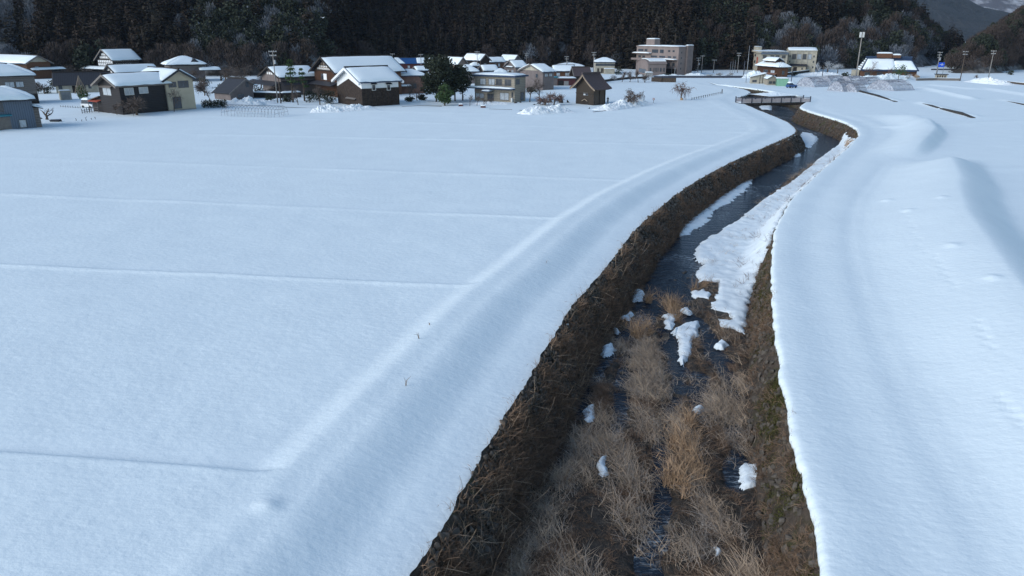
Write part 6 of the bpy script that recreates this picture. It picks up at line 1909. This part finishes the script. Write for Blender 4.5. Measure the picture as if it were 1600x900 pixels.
bare(828,160,34,46,'brown leafless tree in front of the tan gabled house, left one',760,'twig',levels=5)
bare(842,158,34,38,'brown leafless tree in front of the tan gabled house, right one',761,'twig',levels=5)
bare(851,165,34,22,'low spreading pale branched fruit tree left of the tied shrubs',762,'twig_red',levels=5,fork=.18,spread=1.1)
bare(866,164,28,22,'low spreading fruit tree between the two tied shrubs',763,'twig_red',levels=5,fork=.18,spread=1.1)
for xb, yb, w, hh, lb in ((859.5,160,6,9,'dark tied shrub cone, left one beside the fruit trees'),(876.5,161,8,13,'taller dark tied shrub cone, right one nearer the shrine')):
    x, y = ground(xb, yb); k = scale_at(yb); root = empty('tied_shrub', (x,y,0)); tag(root, lb, 'shrub')
    mb = MB(); mb.tube([(0,0,-.1),(0,0,hh/k*.6),(0,0,hh/k)], [w/2/k, w/4/k, .05], 8); mb.build('wrapping', M['timber'], root)
    for q in range(3):
        mb = MB(); z = hh/k*(.25+.25*q); rr_ = w/2/k*(1-.45*q/2)*1.02; mb.tube([(math.cos(a)*rr_, math.sin(a)*rr_, z) for a in np.linspace(0,6.28,11)], .03, 4); mb.build('rope', M['straw_hat'], root)
x, y = ground(888,160.5); root = empty('covered_stone', (x,y,0)); tag(root, 'small dark triangular stone in the snow left of the shrine', 'stone')
mb = MB(); mb.prism([(-.35,-.1),(.45,-.1),(-.3,.75),(-.38,.5)], 'y', -.2, .2); mb.build('stone', M['timber'], root)
for i, (xb, yb, s_, lb) in enumerate(((834.5,164,.32,'small dark stone in the snow, left one before the fruit tree'),(842,162.5,.36,'dark stone in the snow beneath the low fruit tree'),(870,165.5,.32,'small dark stone in the snow under the taller tied shrub'),(920,170,.3,'small dark stone in the snow before the shrine'),(805,161.5,.45,'dark planting tray beside the villa corner'),(813,160.8,.3,'small green tub beside the villa corner'),(64.5,186,.3,'small dark lump beside the pollarded tree'))):
    x, y = ground(xb, yb); o = link('garden_stone', stone_mesh('garden_stone', 900+i, M['timber'])); o.location = (x, y, .1); o.scale = (s_*2, s_*1.4, s_*1.6); tag(o, lb, 'stone')
x, y = ground(86.5,190); root = empty('log_pile', (x,y,0)); tag(root, 'dark covered log pile lying in the snow right of the pollarded tree', 'log pile')
for q in range(5):
    mb = MB(); mb.tube([(-.85,-.2+.13*q,.12+.10*(q%2)),(.8+.06*q,-.2+.13*q,.12+.10*(q%2))], .12, 7); mb.build('log', M['timber'], root)
mb = MB(); mb.slab([(-.95,-.4,.26),(.95,-.4,.30),(.95,.5,.42),(-.95,.5,.36)], .05); mb.build('cover_sheet', M['rail'], root)
# drooping trees on the far field
bare(979,166,34,28,'shrubby leafless tree, left of the pair right of the shrine',770,'twig',droop=.2,levels=5,fork=.16,spread=.95,vert=.2)
bare(990,163,34,26,'drooping leafless tree, right of the pair right of the shrine',771,'twig',droop=.75,levels=5,fork=.35,spread=1.1)
r_ = bare(1065,156.5,32,30,'weeping leafless tree alone on the far snowfield',772,'twig_red',droop=.75,levels=5,fork=.3,spread=1.1)
mb = MB(); mb.tube([(0,0,-.1),(0,0,.55)], [.38,.30], 8); mb.build('straw_wrap', M['straw_gold'], r_)
for i, (xb, yb, w, hh, lb) in enumerate(((972,128,16,18,'brown leafless tree, leftmost in the row below the hotel'),(984,128,20,20,'brown leafless tree, second in the row below the hotel'),(997,129,20,20,'brown leafless tree, third in the row below the hotel'),(1008,129,16,17,'brown leafless tree, rightmost in the row below the hotel'),(957,126,18,10,'low frosted bush between pavilion and brown trees'),(966,117,12,12,'dark round bush right of the pavilion'))):
    if i == 5: evergreen(xb, yb, w, hh, lb, 780, 300, low=0, name='shrub', cat='shrub', trunkr=.05, leaf=.4)
    else: bare(xb, yb, w, hh, lb, 780+i, 'twig' if i < 4 else 'twig_frost', levels=5 if i < 4 else 4, fork=.2)
for i, (xb, yb, w, hh, lb) in enumerate(((1108,121,16,6,'low frosted shrub on the far bank, left of the school'),(1125,120,14,7,'low frosted shrub near the lone utility pole'),(1140,119.5,12,7,'low frosted shrub before the school masts'),(1172,121,14,10,'round frosted bush at the school front'),(1277,116,12,20,'frosted tree at the right end of the gymnasium'),(1293,113,18,20,'frosted tree between gymnasium and farmhouse, left'),(1308,115,18,16,'frosted tree between gymnasium and farmhouse, right'))):
    bare(xb, yb, w, hh, lb, 800+i, 'twig_frost', levels=4, fork=.2, name='frosted_shrub' if i < 4 else 'frosted_tree', cat='shrub' if i < 4 else 'tree')
bare(1363,122,24,28,'leafless tree in front of the farmhouse roof, left one',820,'twig_red',levels=5,fork=.3)
bare(1392,124,16,20,'small leafless tree before the farmhouse, next to the garden pine',821,'twig_red',levels=4)
evergreen(1403,127,22,24,'small garden pine in front of the farmhouse right end',822,420,'pine',low=.4,name='pine_tree',leaf=.38,trunkr=.12)
bare(1417,125,12,10,'frosted low shrub right of the farmhouse pine',823,'twig_frost',levels=4,name='frosted_shrub',cat='shrub')
for i, (xb, yb, s_, lb) in enumerate(((1432,124.5,.9,'round brown bush at the farmhouse corner'),(1421,123,.7,'small brown bush beside the farmhouse corner'))):
    evergreen(xb, yb, 9*s_, 8*s_, lb, 830+i, 200, 'straw', low=0, name='shrub', cat='shrub', trunkr=.05, leaf=.35)
bare(1526,124,8,8,'low dark bush between the two right utility poles',835,'twig',levels=4,name='shrub',cat='shrub')
evergreen(1578,117,10,8,'dark low bush on the snow below the right hillside',836,200,low=0,name='shrub',cat='shrub',trunkr=.05,leaf=.4)
# orange brown bush at the outer bend
x, y = ground(1333,214)
root = empty('dry_bush', (float(rimR(y))-1.0, y, -1.3)); tag(root, 'orange brown dry bush on the wall at the outer bend', 'bush')
link('foliage', leafy_crown(840, 520, [((0,0,.2),(.8,1.3,.9))], .16, M['straw_gold']), root); mb = MB(); mb.tube([(0,0,-.9),(0,0,.6)], .04, 4); mb.build('stem', M['bark'], root)

# white bird gliding in front of the dark wood
root = empty('bird', (bx(506.5, 150), 150, CAM_H + 20/1222*156)); tag(root, 'small white bird gliding in front of the dark cedar wood', 'bird')
mb = MB(); mb.tube([(-.22,0,0),(-.12,0,.0),(.02,0,.01),(.16,0,.02),(.24,0,.02),(.30,0,.01)], [.02,.055,.075,.05,.035,.008], 8); mb.build('body', M['sign_white'], root, smooth=True)
for sy in (-1, 1):
    mb = MB(); mb.slab([(.10,sy*.04,.03),(-.08,sy*.04,.03),(-.16,sy*.30,.15),(.02,sy*.30,.15)], .015); mb.slab([(.02,sy*.30,.15),(-.16,sy*.30,.15),(-.22,sy*.52,.12)], .012); mb.build('wing', M['sign_white'], root)
mb = MB(); mb.slab([(-.18,-.03,.0),(-.18,.03,.0),(-.34,.07,.0),(-.34,-.07,.0)], .012); mb.build('tail', M['sign_white'], root)
root.rotation_euler = (0, 0, R(70))
# ================================================================== SNOW HEAPS
def heap(pts, yb, hpx, depth, label, seed, mat='dirty_snow', n=60):
    """a ploughed heap of snow between two picture columns"""
    A = Vector((*ground(pts[0], yb[0]),0)); B = Vector((*ground(pts[1], yb[1]),0)); L = (B-A).length; ang = math.atan2(B.y-A.y, B.x-A.x)
    k = scale_at(yb[0]); H = hpx/k
    X, Y = np.meshgrid(np.linspace(0, L, n*2), np.linspace(0, depth, n))
    u = X/L; v = Y/depth
    env = np.clip(np.sin(u*np.pi), 0, 1)**.55*np.clip(np.sin(np.clip(v,0,1)*np.pi), 0, 1)**.8
    Z = H*env*(.62 + .55*fbm(X*.55+seed, Y*.7, seed, 4) + .35*np.abs(fbm(X*1.7, Y*1.7, seed+5, 3))) - .04
    me = mesh_np('snow_heap', np.stack([X, Y, Z], -1).reshape(-1,3), grid_faces(n, n*2), [M[mat]], True)
    o = link('snow_heap', me); o.location = A; o.rotation_euler = (0,0,ang); return tag(o, label, 'snow heap')
heap((484,536),(177,176),13,5,'ploughed snow heap, left part in front of the storehouse',11)
heap((530,594),(176,172),11,4.5,'ploughed snow heap running in front of the storehouse boards',12)
heap((346,400),(166,167),15,7,'tall snow heap behind the hoop frame tunnel',13)
heap((396,436),(165,163),9,6,'low snow heap between the mauve grey shed and the poles',14)
heap((828,904),(181,176),15,6,'dirty ploughed snow heap in front of the fruit trees',15)
heap((955,1030),(174,163),13,6,'ploughed snow heap between the shrine and the round sign',16)
heap((736,800),(164,164),5,4,'low lumpy snow in front of the beige villa',17)
heap((604,700),(163,162),4,5,'low lumpy snow under the evergreen trees',18,'roof_snow')
heap((1345,1452),(127.5,124),10,8,'snow heap in front of the farmhouse and pine',19,'roof_snow')
heap((1502,1566),(127.5,133.5),9,6,'long dirty ploughed snow heap beside the right poles',20)
heap((1075,1105),(119,119),5,8,'snow heap on the far road right of the hotel',21,'roof_snow')
heap((1158,1205),(122,123),11,9,'snow mound in front of the school, left of the two tiered house',22,'roof_snow')
heap((1262,1325),(119,119),6,9,'brown streaked snow heap left of the thatched farmhouse',23)
heap((1025,1075),(120,119),4,5,'low snow bank in front of the hotel',24,'roof_snow')
heap((1203,1245),(150.5,149),3.5,9,'rounded snow hump on the bank beyond the bridge',25,'roof_snow')
heap((865,925),(124,123),3,6,'lumpy trodden snow in front of the red garage',26)
# ------------------------------------------------------------------ vehicles
def vehicle(xc, yb, L, ang, label, paint, van=False):
    x, y = ground(xc, yb); root = empty('parked_car', (x,y,0), ang); tag(root, label, 'car')
    h0, h1 = (.95, 1.75 if van else 1.4)
    mb = MB(); mb.prism([(-L/2,.3),(L/2,.3),(L/2,.75),(L/2-.5,h0),(-L/2+.1,h0),(-L/2,.7)], 'y', -.78, .78); mb.build('body', M[paint], root)
    mb = MB(); mb.prism([(-L/2+.15,h0),(L/2-(.7 if van else 1.1),h0),(L/2-(1.0 if van else 1.7),h1),(-L/2+.4,h1)], 'y', -.7, .7); mb.build('cabin', M['glass'], root)
    mb = MB(); mb.box(-L/2+.4, L/2-(1.0 if van else 1.7), -.7, .7, h1, h1+.05); rf = mb.build('roof', M[paint], root)
    sb = MB(); snow_pillow(sb, [(-L/2+.3,-.7,h1+.05),(L/2-1.0,-.7,h1+.05),(L/2-1.0,.7,h1+.05),(-L/2+.3,.7,h1+.05)], .4, 2, 8, 6); sb.build('snow_cap', M['roof_snow'], root, smooth=True)
    for sx in (-1,1):
        for sy in (-1,1):
            mb = MB(); mb.tube([(sx*L*.31, sy*.66, .3),(sx*L*.31, sy*.82, .3)], .3, 12); mb.build('wheel', M['tyre'], root)
        mb = MB(); mb.box(L/2-.04, L/2+.02, sx*.5-.15, sx*.5+.15, .55, .72); mb.build('headlight', M['frame_white'], root)
vehicle(1236.5,137.3,3.0,.25,'small blue car half buried in snow beside the green shed','car_blue')
vehicle(140,168.5,3.2,-.3,'white van parked behind the rail fence left of the charcoal house','car_white',True)
x, y = ground(1043,118.5)
# ------------------------------------------------------------------ figure beside the shrine
def person(xb, yb, hpx, label):
    x, y = ground(xb, yb); k = scale_at(yb); s = (hpx/k)/1.72
    root = empty('person', (x, y, 0), R(-25)); root.scale = (s,s,s); tag(root, label, 'person')
    J = {'pel':(0,0,.93),'sp':(0,.01,1.15),'ch':(0,.0,1.36),'nk':(0,-.01,1.48),'hd':(0,-.03,1.58),'tp':(0,-.03,1.70),
         'lh':(.09,0,.88),'lk':(.10,-.04,.48),'la':(.10,.02,.09),'lt':(.11,-.12,.04),'rh':(-.09,0,.88),'rk':(-.11,-.05,.48),'ra':(-.12,.02,.09),'rt':(-.13,-.12,.04),
         'ls':(.18,0,1.40),'le':(.30,-.12,1.20),'lw':(.36,-.33,1.28),'lf':(.37,-.42,1.30),'rs':(-.18,0,1.40),'re':(-.29,-.10,1.18),'rw':(-.16,-.30,1.26),'rf':(-.10,-.38,1.28)}
    rad = {'pel':.15,'sp':.14,'ch':.16,'nk':.065,'hd':.10,'tp':.07,'lh':.10,'lk':.07,'la':.05,'lt':.045,'rh':.10,'rk':.07,'ra':.05,'rt':.045,'ls':.085,'le':.055,'lw':.04,'lf':.035,'rs':.085,'re':.055,'rw':.04,'rf':.035}
    E = [('pel','sp'),('sp','ch'),('ch','nk'),('nk','hd'),('hd','tp'),('pel','lh'),('lh','lk'),('lk','la'),('la','lt'),('pel','rh'),('rh','rk'),('rk','ra'),('ra','rt'),('ch','ls'),('ls','le'),('le','lw'),('lw','lf'),('ch','rs'),('rs','re'),('re','rw'),('rw','rf')]
    K = list(J); me = bpy.data.meshes.new('body'); me.from_pydata([J[q] for q in K], [(K.index(a), K.index(b)) for a, b in E], [])
    me.materials.append(M['cloth_dark'])
    o = link('body', me, root); md = o.modifiers.new('skin', 'SKIN'); md.use_smooth_shade = True; o.modifiers.new('sub', 'SUBSURF').levels = 1
    for i, q in enumerate(K):
        sv = me.skin_vertices[0].data[i] if me.skin_vertices else None
        if sv: sv.radius = (rad[q], rad[q]); sv.use_root = (q == 'pel')
    if not me.skin_vertices:
        bm = bmesh.new(); bm.from_mesh(me); ly = bm.verts.layers.skin.verify()
        bm.verts.ensure_lookup_table()
        for i, q in enumerate(K): bm.verts[i][ly].radius = (rad[q], rad[q]); bm.verts[i][ly].use_root = (q == 'pel')
        bm.to_mesh(me); bm.free()
    mb = MB(); mb.tube([(0,-.10,1.545),(0,-.125,1.60),(0,-.10,1.65)], [.05,.06,.045], 8); mb.build('face', M['skin'], root, smooth=True)
    mb = MB(); mb.tube([(0,-.02,1.64),(0,-.02,1.70),(0,-.02,1.745)], [.115,.10,.05], 10); mb.build('hat', M['timber'], root, smooth=True)
person(949.5,163.3,11.5,'person in dark clothing standing in the snow right of the wooden shrine')
# ------------------------------------------------------------------ weeds and dead stalks poking through the field snow
def sprig(px_, py_, h, label, z=0.0):
    x, y = ground(px_, py_, z); V, F = [], []
    r = random.Random(int(px_*7+py_)); o = empty('dead_stalk', (x, y, z)); tag(o, label, 'dead stalk')
    for q in range(3):
        mb = MB(); a = r.uniform(-.6,.6); mb.tube([(0,0,-.1),(a*h*.3,0,h*.55),(a*h,r.uniform(-.1,.1),h*r.uniform(.7,1))], [.012,.010,.006], 4); mb.build('stem', M['straw_dark'], o)
sprig(655,530,.45,'single dead stalk on the left snow bank, upper of the two close ones',.3)
sprig(634,602,.5,'bent dead stalk on the left snow bank, nearest the camera',.3)
sprig(853,412,.4,'dead stalk on the left snow bank farther along the crest',.1)
sprig(714,518,.15,'tiny dead sprig on the left snow bank slope',.1)
sprig(671,508,.2,'short dead sprig near the single stalk on the left bank',.3)
# animal tracks on the right bank
def tracks(pts, label):
    P = [ground(x_, y_, 1.0) for x_, y_ in pts]
    V, F = [], []
# ------------------------------------------------------------------ brush poking out of the snow shelf in the channel
n = 70
Yc = rng.uniform(52, 118, n); Xc = rimR(Yc) - rng.uniform(.6, 3.2, n)
Zc = -2.98 + .30 + shelf_rise(Xc, Yc)
s = rng.uniform(.5, 1.0, n)
BR = [reed_clump(620+i, 9, 1.1, .35, .0, .024, M['twig_red'], .35) for i in range(3)]
scatter('bank_brush', BR, np.stack([Xc, Yc, Zc], -1), np.stack([rng.normal(0,.3,n), rng.normal(0,.3,n), rng.uniform(0,6.3,n)], -1), np.stack([s,s,s], -1), rng.integers(0,3,n), 'thin reddish twigs poking through the snow bank beside the stream')
# reeds in the pool
GP = [];
for gx, gy, m_ in ((1052,478,7),(1085,452,3),(1012,470,3)):
    x0, y0 = ground(gx, gy, -2.95)
    for q in range(m_): GP.append((x0 + rng.normal(0,.25), y0 + rng.normal(0,.35), -3.05))
n = len(GP)
scatter('pool_reeds', REED, GP, np.stack([rng.normal(0,.1,n), rng.normal(0,.1,n), rng.uniform(0,6,n)], -1), np.full((n,3), .95), rng.integers(5,7,n), 'upright pale reeds standing in the pool below the riffle')

# ------------------------------------------------------------------ stones in the stream
for i in range(46):
    yy = rng.uniform(22, 60); t = rng.random()
    xl, _ = wall_pt(-1, np.array(yy), 1.0); xr, _ = wall_pt(1, np.array(yy), 1.0); xx = float(xl + (xr-xl)*t)
    if float(water_d(np.array(xx), np.array(yy))) > .5: continue
    s_ = rng.uniform(.25, .6); o = link('river_stone', STONES[i % 7]); o.location = (xx, yy, -3.14); o.scale = (s_*1.3, s_, s_*.7); o.rotation_euler = (0,0,rng.uniform(0,6))
    tag(o, 'wet dark stone lying in the shallow water of the reed bed', 'stone', 'stones lying in the stream')

# ================================================================== AIR
hz = MB(); hz.box(-1700, 2500, -90, 7600, -6, 900)
m = bpy.data.materials.new('valley_haze'); m.use_nodes = True
nt = m.node_tree; nt.nodes.clear()
pv = nt.nodes.new('ShaderNodeVolumePrincipled'); ou = nt.nodes.new('ShaderNodeOutputMaterial')
pv.inputs['Color'].default_value = (.55, .72, 1.0, 1); pv.inputs['Density'].default_value = .00005
pv.inputs['Anisotropy'].default_value = 0.0
nt.links.new(pv.outputs[0], ou.inputs['Volume'])
tag(hz.build('haze', m), 'thin blue air filling the valley', kind='stuff')
